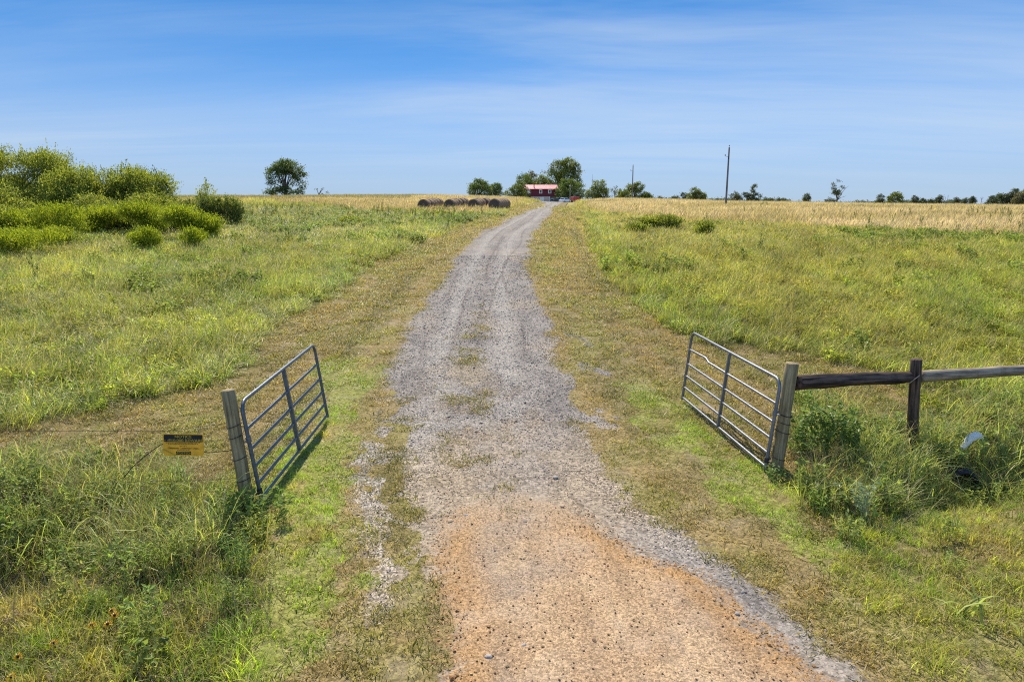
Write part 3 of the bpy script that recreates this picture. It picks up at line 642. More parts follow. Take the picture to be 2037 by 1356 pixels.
sz = (.004 + .009 * rng.uniform(0, 1, n) ** 3 + .012 * (rng.uniform(0, 1, n) > .994)) * np.where(ed > 0, 1.1, 1.15) * np.maximum(1, y / 9) ** .7
scatter('loose_gravel', 'loose stones strewn over the gravel driveway and the dirt', 'gravel', [stone() for _ in range(6)], np.stack([x, y, Z(x, y) + .012 + sz * .2 + .026 * ss(-.05, .1, ed) * ss(10, 8, y) + y * .0007], 1), np.stack([rng.uniform(-.4, .4, n), rng.uniform(-.4, .4, n), rng.uniform(0, 6.28, n)], 1), sz, tn, STONE)


# ------------------------------------------------------------------ gates
GALV = simple('galvanised_tube', (.17, .18, .20), .42, .55, .18, 10, .5)
GALVB = simple('bluish_galvanised_tube', (.11, .135, .165), .42, .5, .18, 10, .5)
IRON = simple('dark_iron', (.05, .05, .055), .6, .6, .2, 20)
def gate(label, B0, B1, up, mat, dent=False, stay_flat=True):
    """tube gate between two bottom corners: bent top tube with both uprights, five rails, a stay, hinges"""
    B0, B1, up = Vector(B0), Vector(B1), Vector(up).normalized(); u = (B1 - B0); Lg = u.length; u.normalize(); H = 1.27
    rt = empty('tube_gate', B0); tag(rt, label, 'gate', 'tube gates at the entrance')
    q = lambda a, h: u * a + up * h
    rd = .15; pts = [q(0, -.02), q(0, H - rd)] + [q(rd - rd * math.cos(R(k)), H - rd + rd * math.sin(R(k))) for k in (15, 30, 45, 60, 75)] + [q(rd, H), q(Lg - rd, H)] + \
        [q(Lg - rd + rd * math.sin(R(k)), H - rd + rd * math.cos(R(k))) for k in (15, 30, 45, 60, 75)] + [q(Lg, H - rd), q(Lg, -.02)]
    MB().tube(pts, .0245, 12).build('frame', mat, rt)
    for h in (.02, .22, .44, .67, .93):
        p = [q(.0, h), q(Lg, h)]
        if dent and h > .9: p = [q(0, h), q(Lg * .72, h - .012), q(Lg * .765, h + .035), q(Lg, h + .01)]
        MB().tube(p, .0205, 10).build('rail', mat, rt)
    n = u.cross(up).normalized(); M = Matrix((u, n, up)).transposed()
    MB().box(q(Lg * .5, H / 2), (.058 if stay_flat else .036, .050, H - .04), M).build('stay', mat, rt, .004)
    for h in (.80, .12):
        c = MB(); c.tube([q(0, h - .035), q(0, h + .035)], .034, 12); c.tube([q(0, h), q(-.13, h + .01)], .010, 8); c.build('hinge', IRON if h < .5 else GALV, rt)
    return rt
def gp(px, py, lift=0.0):
    x, y = at(px, py); return Vector((x, y, float(Z(x, y)) + lift))
lg0 = gp(521, 1003, .06); lg1 = gp(652, 838, .10)
gate('blue grey tube gate swung open beside the yellow notice', lg0, lg1, (-.135, -.0, 1), GALVB)
rg0 = gp(1522, 940, .07); rg1 = gp(1357, 802, .10)
gate('silver tube gate with a dented rail, hinged to the log rail fence', rg0, rg1, (.10, .0, 1), GALV, True, False)

# ------------------------------------------------------------------ fences
def woodmat(name, col, dark, sc=3.0):
    m, t, o = material(name); c = t.new('ShaderNodeTexCoord').outputs['Object']
    st = t.map(c, (22, 22, 1.3)); n = t.noise(st, 1.0, 6, .6); n2 = t.noise(c, sc, 4, .6); w = t.noise(t.map(c, (60, 60, 2)), 1, 3)
    k = t.mix(t.mr(n, .38, .66), (*col, 1), (*dark, 1)); k = t.mix(t.math('MULTIPLY', t.mr(n2, .45, .7), .5), k, (*[q * .6 for q in dark], 1)); k = t.val(k, t.mr(w, .25, .75, .75, 1.25))
    principled(t, o, k, .9, 0, .15, n, .8, .012); return m
POST = woodmat('weathered_post', (.31, .25, .14), (.16, .125, .065)); DARKW = woodmat('creosoted_wood', (.13, .085, .06), (.022, .016, .014)); GREYW = woodmat('grey_rail', (.36, .285, .20), (.15, .115, .08))
WIRE = simple('rusty_wire', (.06, .045, .038), .7, .4, .3, 30); STRAP = simple('old_strap', (.45, .36, .27), .8)
def log(p0, p1, r0, r1, name, mat, parent, n=18, rough=.012, seg=9, bow=(0, 0, 0)):
    """a round post or rail with an uneven surface and worn ends, its grain along its own z"""
    p0, p1 = Vector(p0), Vector(p1); d = p1 - p0; Lh = d.length; vs = []; fs = []; sd_ = random.random() * 50
    rows = [0, .006] + [i / seg for i in range(1, seg)] + [.994, 1]
    for i, f in enumerate(rows):
        for k in range(n):
            a = 2 * math.pi * k / n; q = r0 + (r1 - r0) * f; q *= 1 + (float(vn(a * 1.6 + sd_, f * 5 + sd_)) - .5) * rough * 12
            if i in (0, len(rows) - 1): q *= .93
            b = math.sin(f * math.pi); vs.append((q * math.cos(a) + bow[0] * b, q * math.sin(a) + bow[1] * b, f * Lh))
    m_ = len(rows); fs = [(i * n + k, i * n + (k + 1) % n, (i + 1) * n + (k + 1) % n, (i + 1) * n + k) for i in range(m_ - 1) for k in range(n)]
    fs += [tuple(range(n - 1, -1, -1)), tuple(range((m_ - 1) * n, m_ * n))]
    mb = MB(); mb.add(vs, fs, True); o = mb.build(name, mat, parent); o.location = p0 - (parent.location if parent else Vector()); o.rotation_mode = 'QUATERNION'; o.rotation_quaternion = d.to_track_quat('Z', 'Y'); return o
def ring(post, Lh, f, r, mat=WIRE, turns=2):
    mb = MB()
    for j in range(turns):
        pts = [(math.cos(a) * r, math.sin(a) * r, f * Lh + j * .014 + .02 * math.sin(a + j)) for a in np.linspace(0, 6.28, 21)]; mb.tube(pts, .0042, 6, False)
    return mb.build('wire_tie', mat, post)
lp = gp(497, 1004, -.25); lt = P(454, 775, lp.y + .01)
fence_l = empty('wire_fence', (lp.x, lp.y, float(Z(lp.x, lp.y)))); tag(fence_l, 'wire fence strung from the round post by the blue grey gate', 'fence')
po = log(lp, lt, .082, .080, 'post', POST, fence_l); LL = (lt - lp).length
for f in (.34, .50, .66, .74): ring(po, LL, f, .088, turns=1)
SIGN_Y = lp.y - .02
wl = MB
def wire(name, pts, r, parent, mat=WIRE, barb=0):
    mb = MB(); P_ = [Vector(p) - parent.location for p in pts]; mb.tube(P_, r, 6, False)
    if barb:
        for a, b in zip(P_[:-1], P_[1:]):
            n_ = max(1, int((b - a).length / .13))
            for i in range(n_):
                c_ = a.lerp(b, (i + .5) / n_); d_ = Vector((random.uniform(-1, 1), random.uniform(-1, 1), random.uniform(-1, 1))).normalized() * .02; mb.tube([c_ - d_, c_ + d_], .0016, 4, False)
    return mb.build(name, mat, parent)
sg = P(369, 882, SIGN_Y)
wire('barbed_wire', [P(466, 838, lp.y), P(425, 845, lp.y), P(330, 857, lp.y), P(150, 857, lp.y - .1), P(-120, 858, lp.y - .25), P(-420, 860, lp.y - .3)], .0024, fence_l, WIRE, 1)
wire('sagging_cable', [P(477, 890, lp.y - .05), P(455, 896, SIGN_Y), P(414, 900, SIGN_Y - .0), P(370, 893, SIGN_Y + .03), P(328, 880, SIGN_Y + .01), P(312, 889, SIGN_Y - .05), P(288, 907, SIGN_Y - .15), P(262, 930, SIGN_Y - .25), P(246, 950, SIGN_Y - .3)], .0062, fence_l)
wire('barbed_wire', [P(487, 948, lp.y), P(445, 953, lp.y), P(380, 955, lp.y), P(200, 960, lp.y - .1), P(-80, 966, lp.y - .2)], .0024, fence_l, WIRE, 1)

rp = gp(1541, 934, -.3); rt_ = P(1576, 722, rp.y + .0); sp = gp(1815, 892, -.3); st = P(1823, 714, sp.y)
fr = empty('log_rail_fence', (rp.x, rp.y, float(Z(rp.x, rp.y)))); tag(fr, 'wooden fence with two posts and two log rails beside the silver gate', 'fence')
p1 = log(rp, rt_, .090, .086, 'post', POST, fr); tag(p1, 'pale grey green gate post')
for f in (.26, .47, .54, .60): ring(p1, (rt_ - rp).length, f, .095, turns=1 if f != .6 else 2)
p2 = log(sp, st, .084, .080, 'post', DARKW, fr); tag(p2, 'dark creosoted post')
ra = P(1585, 762, rp.y - .01); rb = P(1808, 751, sp.y - .02)
r1 = log(ra, rb, .112, .082, 'rail', DARKW, fr, rough=.035, bow=(0, .015, 0)); tag(r1, 'dark knotty log rail')
rc = P(1832, 748, sp.y + .02); d_ = (rc - rb); rdv = P(2037, 735.5, sp.y + 1.05)
rdd = rc + (rdv - rc).normalized() * 2.9
r2 = log(rc, rdd, .088, .086, 'rail', GREYW, fr); tag(r2, 'smooth grey rail')
tp = rdd + (rdd - rc).normalized() * .06; tz = float(Z(tp.x, tp.y))
p3 = log((tp.x, tp.y, tz - .3), (tp.x + .02, tp.y, tp.z + .35), .084, .08, 'post', GREYW, fr)
mb = MB(); b0 = fr.location; mb.tube([P(1809, 762, sp.y - .10) - b0, P(1818, 755, sp.y - .11) - b0, P(1830, 746, sp.y - .10) - b0], .006, 6); mb.build('strap', STRAP, fr)
wire('brace_wire', [P(1574, 776, rp.y - .08), P(1640, 820, rp.y + .25), P(1700, 868, sp.y - .3), P(1770, 900, sp.y - .1)], .0035, fr)
for y0, y1 in ((822, 812), (880, 846), (838, 826)): wire('barbed_wire', [P(1562, y0, rp.y), P(1690, (y0 + y1) / 2 + 6, (rp.y + sp.y) / 2), P(1818, y1, sp.y), P(2060, y1 - 4, sp.y + 1.0)], .0018, fr, WIRE, 1)

# ------------------------------------------------------------------ notice
YEL, t, o = material('yellow_sheet'); n = t.noise(t.new('ShaderNodeTexCoord').outputs['Object'], 9, 3); k = t.val((.62, .44, .04, 1), t.mr(n, .2, .8, .85, 1.12))
p = t.new('ShaderNodeBsdfPrincipled', ins={'Base Color': k, 'Roughness': .45}); t.l.new(t.new('ShaderNodeMixShader', ins={0: .45, 1: p.outputs[0], 2: t.new('ShaderNodeBsdfTranslucent', ins={'Color': k}).outputs[0]}).outputs[0], o.inputs[0])
BLK = simple('black_print', (.012, .012, .014), .5, 0, .1, 20)
pl = gp; A0 = P(326, 860, SIGN_Y); A1 = P(407, 861, SIGN_Y); A2 = P(331, 904, SIGN_Y - .03)
sw = (A1 - A0).length; sh = (A0 - A2).length
sx_ = (A1 - A0).normalized(); sz_ = (A0 - A2).normalized(); sn = sx_.cross(sz_).normalized(); sz_ = sn.cross(sx_).normalized()
cen = A0 + sx_ * sw / 2 - sz_ * sh / 2 - Vector((0, .03, 0))
sg = empty('notice_sign', cen); tag(sg, 'bent yellow and black notice hanging from the sagging fence cable', 'sign')
sg.rotation_mode = 'QUATERNION'; sg.rotation_quaternion = Matrix((sx_, -sn, sz_)).transposed().to_quaternion()
sw *= 1.0
def rrect(w, h, r, cx=0, cz=0, y=0, n=5):
    out = []
    for (sx, sz, a0) in ((1, 1, 0), (-1, 1, 90), (-1, -1, 180), (1, -1, 270)):
        for k in range(n + 1):
            a = R(a0 + 90 * k / n); out.append((cx + sx * (w / 2 - r) + r * math.cos(a), y, cz + sz * (h / 2 - r) + r * math.sin(a)))
    return out
def plate(name, w, h, r, cx, cz, y, th, mat, parent):
    f = rrect(w, h, r, cx, cz, y - th / 2); b = rrect(w, h, r, cx, cz, y + th / 2); n = len(f)
    return MB().add(f + b, [tuple(range(n)), tuple(range(2 * n - 1, n - 1, -1))] + [(i, n + i, n + (i + 1) % n, (i + 1) % n) for i in range(n)]).build(name, mat, parent)
plate('panel', sw, sh, .035, 0, 0, 0, .003, YEL, sg)
# local +y of the sign points away from the viewer: print stands 1 mm proud on the near face
fy = -.003
hp = plate('header', sw * .95, sh * .33, .012, 0, sh * .285, fy, .001, BLK, sg)
fp = plate('footer', sw * .37, sh * .145, .004, 0, -sh * .37, fy, .001, BLK, sg)
def text(s, size, cx, cz, mat, parent, y=fy - .0012, sxs=1.25, name='lettering', off=.0):
    cu = bpy.data.curves.new('t', 'FONT'); cu.body = s; cu.size = size; cu.align_x = 'CENTER'; cu.align_y = 'CENTER'; cu.extrude = .0003; cu.offset = off
    tmp = bpy.data.objects.new('t', cu); C.objects.link(tmp); bpy.context.view_layer.update()
    me = bpy.data.meshes.new_from_object(tmp.evaluated_get(bpy.context.evaluated_depsgraph_get())); bpy.data.objects.remove(tmp)
    me.transform(Matrix.Translation((cx, y, cz)) @ Matrix.Rotation(R(90), 4, 'X') @ Matrix.Scale(sxs, 4, (1, 0, 0)))
    me.materials.clear(); return link(name, me, mat, parent)
text('NOTICE', sh * .165, 0, sh * .36, YEL, hp, off=.0012)
text('UP TO', sh * .09, -sw * .40, sh * .185, YEL, hp, sxs=1.35); text('$10,000 REWARD', sh * .16, sw * .075, sh * .19, YEL, hp, sxs=1.28, off=.0012)
text('\u2022POSTED\u2022', sh * .125, 0, -sh * .372, YEL, fp, sxs=1.3, off=.0008)
text('NOTIFY', sh * .075, 0, -sh * .055, BLK, sg); text("Oklahoma Cattlemen's Assn.", sh * .105, 0, -sh * .155, BLK, sg, sxs=1.12, off=.0006)
for zc, w0 in ((.085, .86), (.035, .74), (-.245, .30)):
    x0 = -w0 * sw / 2; bars = MB()
    while x0 < w0 * sw / 2 - .01:
        w1 = random.uniform(.008, .026); bars.box((x0 + w1 / 2, fy - .001, zc * sh), (w1, .0006, sh * .022)); x0 += w1 + .006
    o = bars.build('small_print', BLK, sg)


# ------------------------------------------------------------------ litter, pipe, stones, flowers
m, t, o = material('thin_white_plastic'); n = t.noise(t.new('ShaderNodeTexCoord').outputs['Object'], 14, 3)
p = t.new('ShaderNodeBsdfPrincipled', ins={'Base Color': (.93, .92, .88, 1), 'Roughness': .5}); tr = t.new('ShaderNodeBsdfTranslucent', ins={'Color': (.8, .84, .82, 1)})
b = t.new('ShaderNodeBump', ins={'Strength': .6, 'Distance': .02, 'Height': n}); t.l.new(b.outputs[0], p.inputs['Normal'])
t.l.new(t.new('ShaderNodeMixShader', ins={0: .62, 1: p.outputs[0], 2: tr.outputs[0]}).outputs[0], o.inputs[0]); PLAS = m
bx, by = at(1928, 925); bz = float(Z(bx, by))
V = []; nU, nV = 26, 18
for i in range(nU):
    u_ = i / (nU - 1)
    for j in range(nV):
        v_ = j / (nV - 1) * 2 * math.pi; w_ = .018 + .062 * math.sin(math.pi * min(u_ * .8 + .1, 1)) ** .8
        cx_ = -.19 + .38 * u_ ** .9; cz_ = .12 + .22 * math.sin(u_ * 2.35)
        k_ = 1 + .28 * (float(vn(u_ * 9, v_ * 2.2, 5)) - .5) * 2
        V.append((cx_ + .03 * math.sin(v_ * 3) * k_ * .6, w_ * math.cos(v_) * k_, cz_ + w_ * .75 * math.sin(v_) * k_))
Fq = [(i * nV + j, i * nV + (j + 1) % nV, (i + 1) * nV + (j + 1) % nV, (i + 1) * nV + j) for i in range(nU - 1) for j in range(nV)]
o = MB().add(V, Fq + [tuple(range(nV)), tuple(range((nU - 1) * nV, nU * nV))], True).build('plastic_bag', PLAS); o.location = (bx, by, bz + .17); o.rotation_euler = (0, -.05, .2); o.scale = (.86,) * 3
tag(o, 'crumpled thin white plastic bag snagged in the fence weeds', 'bag')
bx, by = at(1917, 965); bz = float(Z(bx, by))
mb = MB(); no = 24
for ra_, rb_, x0, x1 in ((.155, .155, -.05, 1.4), (.135, .135, -.05, 1.4)):
    pass
vs = []
for x0, r in ((0, .13), (0, .16), (.35, .16), (.36, .175), (.42, .175), (.43, .16), (1.3, .16)): vs += [(x0 * .5, x0, r * math.sin(a)) if False else (r * math.cos(a), x0, r * math.sin(a)) for a in np.linspace(0, 2 * math.pi, no, endpoint=False)]
vs += [(.13 * math.cos(a), 1.3, .13 * math.sin(a)) for a in np.linspace(0, 2 * math.pi, no, endpoint=False)]
rows = 8; fs = [(i * no + k, i * no + (k + 1) % no, (i + 1) * no + (k + 1) % no, (i + 1) * no + k) for i in range(rows - 1) for k in range(no)] + [((rows - 1) * no + k, (rows - 1) * no + (k + 1) % no, (k + 1) % no, k) for k in range(no)]
o = mb.add(vs, fs, True).build('drain_pipe', simple('black_plastic', (.012, .012, .014), .5)); o.location = (bx, by - .05, bz + .05); o.rotation_euler = (0, 0, -.35)
tag(o, 'black plastic drain pipe opening under the fence weeds', 'pipe')
ROCK = simple('pale_rock', (.34, .30, .25), .9, 0, .2, 9, .2, (.28, .25, .23)); ROCKD = simple('dark_rock', (.15, .14, .14), .9, 0, .2, 9); ROCKO = simple('tan_rock', (.42, .30, .19), .9, 0, .2, 9)
def rock(px, py, r, mat, label):
    bm = bmesh.new(); bmesh.ops.create_icosphere(bm, subdivisions=2, radius=r); s0 = random.random() * 99
    for v in bm.verts:
        v.co *= .72 + .6 * float(vn(v.co.x / r * 1.3 + s0, v.co.y / r * 1.3 + v.co.z / r * .9)); v.co.z *= .62
    me = bpy.data.meshes.new('rock'); bm.to_mesh(me); bm.free(); o = link('rock', me, mat); x, y = at(px, py); o.location = (x, y, float(Z(x, y)) + .02 + r * .3); o.rotation_euler = (0, 0, random.random() * 6)
    tag(o, label, 'rock', 'larger rocks lying on the driveway')
rock(1044, 1043, .028, ROCKD, 'dark grey rock lying alone in the middle of the dirt'); rock(896, 1041, .040, ROCKO, 'tan rock at the left edge of the dirt where it narrows')
rock(928, 1030, .030, ROCK, 'pale rock on the dirt just right of the tan edge rock'); rock(1105, 953, .040, ROCK, 'whitish rock where dirt and right hand gravel meet at the top')
rock(1118, 1011, .034, ROCKO, 'tan rock on the orange right edge of the dirt'); rock(972, 1313, .036, ROCK, 'pale rock low on the dirt near the bottom edge')
rock(1043, 1289, .026, ROCK, 'small whitish rock centred low on the dirt'); rock(1465, 1225, .024, ROCK, 'whitish pebble on the right edge of the dirt')
STEM = leafmat('flower_stem', ((.12, .18, .03), (.18, .22, .05)), .2); PET = leafmat('yellow_petal', ((.75, .42, .01), (.85, .55, .02)), .3, .15); DISC = simple('flower_disc', (.05, .02, .01), .9)
def flower(px, py, h, label, r=.042):
    x, y = at(px, py); y -= h * .7; x = P(px, py, y).x; z = float(Z(x, y)); top = P(px, py, y).z; h = max(.12, top - z)
    rt = empty('flower', (x, y, z)); tag(rt, label, 'flower', 'yellow flowers in the roadside grass')
    MB().tube([(0, 0, 0), (.01, .01, h * .5), (0, 0, h)], .004, 6).build('stem', STEM, rt)
    mb = MB(); n = 11; tl = Matrix.Rotation(R(35), 3, 'X')
    for k in range(n):
        a = 2 * math.pi * k / n + random.uniform(-.1, .1); L_ = r * random.uniform(.85, 1.15); c_, s_ = math.cos(a), math.sin(a); w = r * .2
        q = [(c_ * .008, s_ * .008, 0), (c_ * L_ * .55 - s_ * w, s_ * L_ * .55 + c_ * w, .002), (c_ * L_, s_ * L_, -.008), (c_ * L_ * .55 + s_ * w, s_ * L_ * .55 - c_ * w, .002)]
        mb.add([tl @ Vector(v) + Vector((0, 0, h)) for v in q], [(0, 1, 2, 3)])
    mb.build('petals', PET, rt)
    bm = bmesh.new(); bmesh.ops.create_uvsphere(bm, u_segments=10, v_segments=6, radius=.013); me = bpy.data.meshes.new('disc'); bm.to_mesh(me); bm.free(); d = link('disc', me, DISC, rt); d.location = (0, -.004, h + .005)
for px, py, lb in ((223, 1218, 'yellow flower with dark centre, uppermost of the pair over the bare patch'), (229, 1227, 'yellow flower with dark centre just below the uppermost one'), (183, 1247, 'yellow flower with dark centre, left one of the middle two'),
                   (215, 1245, 'yellow flower with dark centre, right one of the middle two'), (107, 1282, 'tilted yellow flower among grass left of the middle pair'), (36, 1308, 'yellow flower near the left edge above the lowest one'),
                   (22, 1347, 'lowest yellow flower in the bottom left corner')):
    flower(px, py, .22, lb)
for px, py, lb in ((212, 920, 'small yellow flower on the mown strip behind the weeds'), (227, 939, 'tiny yellow flower right of the small one on the mown strip')): flower(px, py, .25, lb, .022)

# ------------------------------------------------------------------ single plants by the fences
GREENL = leafmat('green_weed_leaf', ((.13, .21, .05), (.22, .30, .075)), .42, .3); SILVER = leafmat('silvery_leaf', ((.24, .31, .15), (.36, .42, .24)), .3, .25, spec=.5); LONGB = leafmat('long_blade', ((.24, .32, .07), (.40, .43, .14)), .52, .35, spec=.25)
def plant(name, label, px, py, pieces, mat, group=None, hue=.5, scale=1.0):
    x, y = at(px, py); c = cat(*pieces); hu = np.clip(rng.normal(hue, .25, len(c[0])), 0, 1)
    o = link(name, npmesh(name, c[0], c[1], {'bvar': ('FLOAT', c[2]), 'hue': ('FLOAT', hu), 'dead': ('FLOAT', c[3]), 'tt': ('FLOAT', c[4])}), mat); o.location = (x, y, float(Z(x, y))); o.scale = (scale,) * 3
    return tag(o, label, name.replace('_', ' ') if name != 'weed_bush' else 'weed', group)
plant('weed_bush', 'bushy leafy green weed filling the corner behind the pale gate post', 1636, 905, [weed(1.0, 26, .42, .085, 34, .45), weed(.7, 22, .5, .09, 24, .5)], GREENL)
plant('weed_bush', 'small green weed right of the bushy weed by the fence', 1712, 905, [weed(.65, 14, .3, .07, 22, .45)], GREENL)
plant('weed_bush', 'silvery leaved small weed standing at the edge of the ditch', 1713, 1032, [weed(.55, 11, .16, .07, 26, .3)], SILVER)
plant('weed_bush', 'leafy weed hugging the foot of the pale gate post', 1545, 958, [weed(.3, 8, .14, .05, 14, .5)], GREENL)
plant('weed_bush', 'bright leafy weed in the shade below the round left post', 530, 1040, [weed(.45, 14, .26, .07, 18, .4)], GREENL)
plant('weed_bush', 'tall lacy weed below the round left post', 490, 1130, [weed(.5, 12, .2, .055, 24, .35)], GREENL)
def clump(ln, n, sp, w, cv=(.7, 2.1)): return [blades(n, sp, ln, (.05, .75), cv, w, .12, 5)]
for px, py, lb, ln, n in ((1800, 960, 'big clump of long arching grass in front of the dark post', (.6, 1.25), 90), (1730, 900, 'clump of long grass between the bushy weed and dark post', (.5, 1.1), 60), (1880, 900, 'clump of arching grass right of the dark post', (.5, 1.0), 60),
                         (1990, 930, 'arching grass clump right of the plastic bag', (.5, .9), 50), (1945, 1235, 'lone broad bladed grass clump low on the right bank', (.25, .55), 14), (1400 + 620, 820, 'tall bright grass clump under the grey rail', (.5, 1.0), 60)):
    plant('grass_clump', lb, px, py, clump(ln, n, .22, .013 if n > 20 else .03), LONGB, 'big grass clumps along the fences')
for px, py, lb, ln, n in ((345, 985, 'dark green arching grass clump below the yellow notice', (.4, .85), 70), (355, 1080, 'broad bladed grass shoot in the left ditch', (.3, .6), 12), (75, 965, 'broad pale grass clump at the left edge behind the ditch', (.35, .7), 30),
                         (150, 990, 'arching grass clump left of the notice in the ditch', (.4, .8), 50), (250, 1010, 'grass clump with dead blades in the left ditch', (.4, .75), 45), (240, 1110, 'arching pale grass clump on the near ditch bank', (.3, .65), 30)):
    plant('grass_clump', lb, px, py, clump(ln, n, .2, .013 if n > 20 else .028), LONGB, 'big grass clumps along the fences')

# ------------------------------------------------------------------ trees and shrubs
BARK = simple('bark', (.13, .105, .08), .95, 0, .3, 4, .1, (.06, .05, .04)); DEADW = simple('dead_wood', (.22, .19, .17), .95, 0, .25, 4, .1)
LEAF = {
    'dark': leafmat('leaf_dark', ((.085, .135, .035), (.17, .22, .055)), .34, .35),
    'mid': leafmat('leaf_mid', ((.10, .14, .03), (.22, .25, .055)), .38, .35),
    'grey': leafmat('leaf_grey', ((.14, .13, .075), (.23, .22, .10)), .30, .3),
    'far': leafmat('leaf_far', ((.07, .10, .045), (.13, .155, .065)), .25, .3),
    'olive': leafmat('leaf_olive', ((.15, .19, .03), (.36, .385, .07)), .47, .4, spec=.2),
    'yellow': leafmat('leaf_yellow_green', ((.18, .235, .02), (.39, .435, .035)), .46, .4, spec=.2),
}
def crown_mesh(blobs, nc, per, lsize, cr, surf=.75, aspect=.55, up=0.0, sprig=None):
    """leaf clumps through the crown: most near the outside of each lobe, with room between them"""
    vol = np.array([b[3] * b[4] * b[5] for b in blobs]) ** .7; pick = rng.choice(len(blobs), nc, p=vol / vol.sum()); B = np.array(blobs)[pick]
    d = rng.normal(0, 1, (nc, 3)); d /= np.linalg.norm(d, axis=1)[:, None]; r = rng.uniform(0, 1, nc) ** (1 / 3.); r = np.where(rng.uniform(0, 1, nc) < surf, rng.uniform(.75, 1.0, nc), r)
    cc = B[:, :3] + d * B[:, 3:6] * r[:, None]
    hue = np.clip(rng.normal(.5, .28, nc), 0, 1)
    pos = np.repeat(cc, per, 0) + rng.normal(0, 1, (nc * per, 3)) * cr * np.array([1, 1, .7]); out = np.repeat(d, per, 0)
    hue = np.repeat(hue, per); dr = out * .5 + np.array([0, 0, up])
    if sprig:
        ns, ln, kl = sprig; pk = rng.integers(0, nc, ns); dd = d[pk] * .6 + rng.normal(0, .25, (ns, 3)) + np.array([.12, 0, .65]); dd /= np.linalg.norm(dd, axis=1)[:, None]; f = rng.uniform(0, 1, (ns, kl))
        sp = (cc[pk][:, None] + dd[:, None] * (f * ln * rng.uniform(.5, 1.4, (ns, 1)))[..., None]).reshape(-1, 3) + rng.normal(0, lsize * .25, (ns * kl, 3))
        pos = np.concatenate([pos, sp]); dr = np.concatenate([dr, np.repeat(dd, kl, 0)]); hue = np.concatenate([hue, np.repeat(np.clip(rng.normal(.6, .25, ns), 0, 1), kl)])
    L_ = leaves(pos, 0, np.full(len(pos), lsize), aspect, 0, dr)
    return L_, np.repeat(hue, 4), cc
def gz(x, y): return float(Z(x, y))
def tree(name, label, x, y, blobs, nc, per, lsize, cr, leaf, trunk=None, limbs=6, group=None, bark=None, surf=.75, cat_='tree', bare=0, up=0.0, sprig=None, shape=None):
    """blobs in metres from the foot (x, y, z, rx, ry, rz); trunk (radius, height of the fork)"""
    rt = empty(name, (x, y, gz(x, y))); tag(rt, label, cat_, group)
    L_, hue, cc = crown_mesh(blobs, nc, per, lsize, cr, surf, up=up, sprig=sprig)
    if nc: link('crown', npmesh('crown', L_[0], L_[1], {'bvar': ('FLOAT', L_[2]), 'hue': ('FLOAT', hue)}), LEAF[leaf], rt)
    if trunk:
        rd, hf = trunk; mb = MB(); lean = (random.uniform(-.05, .05) * hf, random.uniform(-.05, .05) * hf)
        mb.tube([(0, 0, -.3), (0, 0, .1), (lean[0] * .4, 0, hf * .5), (lean[0], lean[1], hf)], [rd * 1.25, rd * 1.05, rd * .9, rd * .8], 9)
        tg = list(cc[rng.choice(len(cc), min(limbs, len(cc)), replace=False)]) if len(cc) else []
        for b in (shape or []): tg.append(np.array(b))
        for q in tg:
            h0 = hf * random.uniform(.75, 1.0); s_ = Vector((lean[0] * h0 / hf, lean[1] * h0 / hf, h0)); e_ = Vector(q); md = s_.lerp(e_, .5) + Vector((0, 0, (e_ - s_).length * .12)); md.x += random.uniform(-.1, .1) * hf
            mb.tube([s_, s_.lerp(md, .5), md, md.lerp(e_, .55), e_], [rd * .6, rd * .48, rd * .34, rd * .2, rd * .07], 6)
            for k in range(bare):
                f = random.uniform(.45, .95); b0 = md.lerp(e_, f); dv = Vector((random.uniform(-1, 1), random.uniform(-1, 1), random.uniform(.0, 1.2))).normalized() * (e_ - s_).length * random.uniform(.18, .45)
                mb.tube([b0, b0 + dv * .5 + Vector((0, 0, .05)), b0 + dv], [rd * .16, rd * .10, rd * .04], 4)
        mb.build('trunk', bark or BARK, rt)
    return rt
def far(px, d): return (px - CX) / F * d * 1.0           # sideways metres of a picture column at a distance (small pitch)
def mpp(d): return d / F
def zt(py, d): return CAMH + (HY - py) / F * d
def ftree(name, label, d, px0, px1, ytop, lobes, leaf, nc, per, lsize, cr, trunk=None, ybase=None, **kw):
    """a far tree measured in the picture: lobes in fractions of its box (cx, cz, rx, rz)"""
    cx = (px0 + px1) / 2; x = far(cx, d); y = d; g0 = gz(x, y); w = (px1 - px0) * mpp(d); top = zt(ytop, d) - g0; bot = (zt(ybase, d) - g0) if ybase else 0; hh = top - bot
    bl = [(w * (a - .5), random.uniform(-.15, .15) * w, bot + hh * b, w * ra, w * ra * .9, hh * rb) for a, b, ra, rb in lobes]
    return tree(name, label, x, y, bl, nc, per, lsize, cr, leaf, trunk, **kw)
RND = [(.5, .5, .46, .46), (.3, .42, .28, .34), (.7, .42, .28, .34), (.5, .74, .3, .25)]
# the lone tree on the left skyline
ftree('oak_tree', 'lone leafy tree with forked trunk standing on the left skyline', 205, 540, 615, 323, [(.42, .80, .28, .15), (.66, .80, .28, .14), (.22, .66, .2, .14), (.84, .60, .17, .15), (.52, .64, .24, .12), (.18, .42, .12, .13), (.9, .34, .10, .13), (.34, .40, .1, .1), (.70, .42, .12, .12), (.2, .12, .18, .09), (.42, .16, .18, .11), (.80, .1, .15, .07), (.55, .92, .16, .07), (.05, .08, .1, .06), (.58, .38, .07, .12)],
      'dark', 260, 46, .42, .48, (.42, 2.4), 390, limbs=14)
ftree('dead_stump_tree', 'broken off stump with stubby forked arms right of the lone tree', 200, 632, 653, 376, [(.35, .75, .12, .2), (.8, .9, .1, .1)], 'dark', 4, 10, .3, .2, (.22, .9), 389, limbs=3, bark=DEADW, shape=[(-.5, 0, 2.1), (1.4, 0, 2.9), (.2, .2, 1.4)])
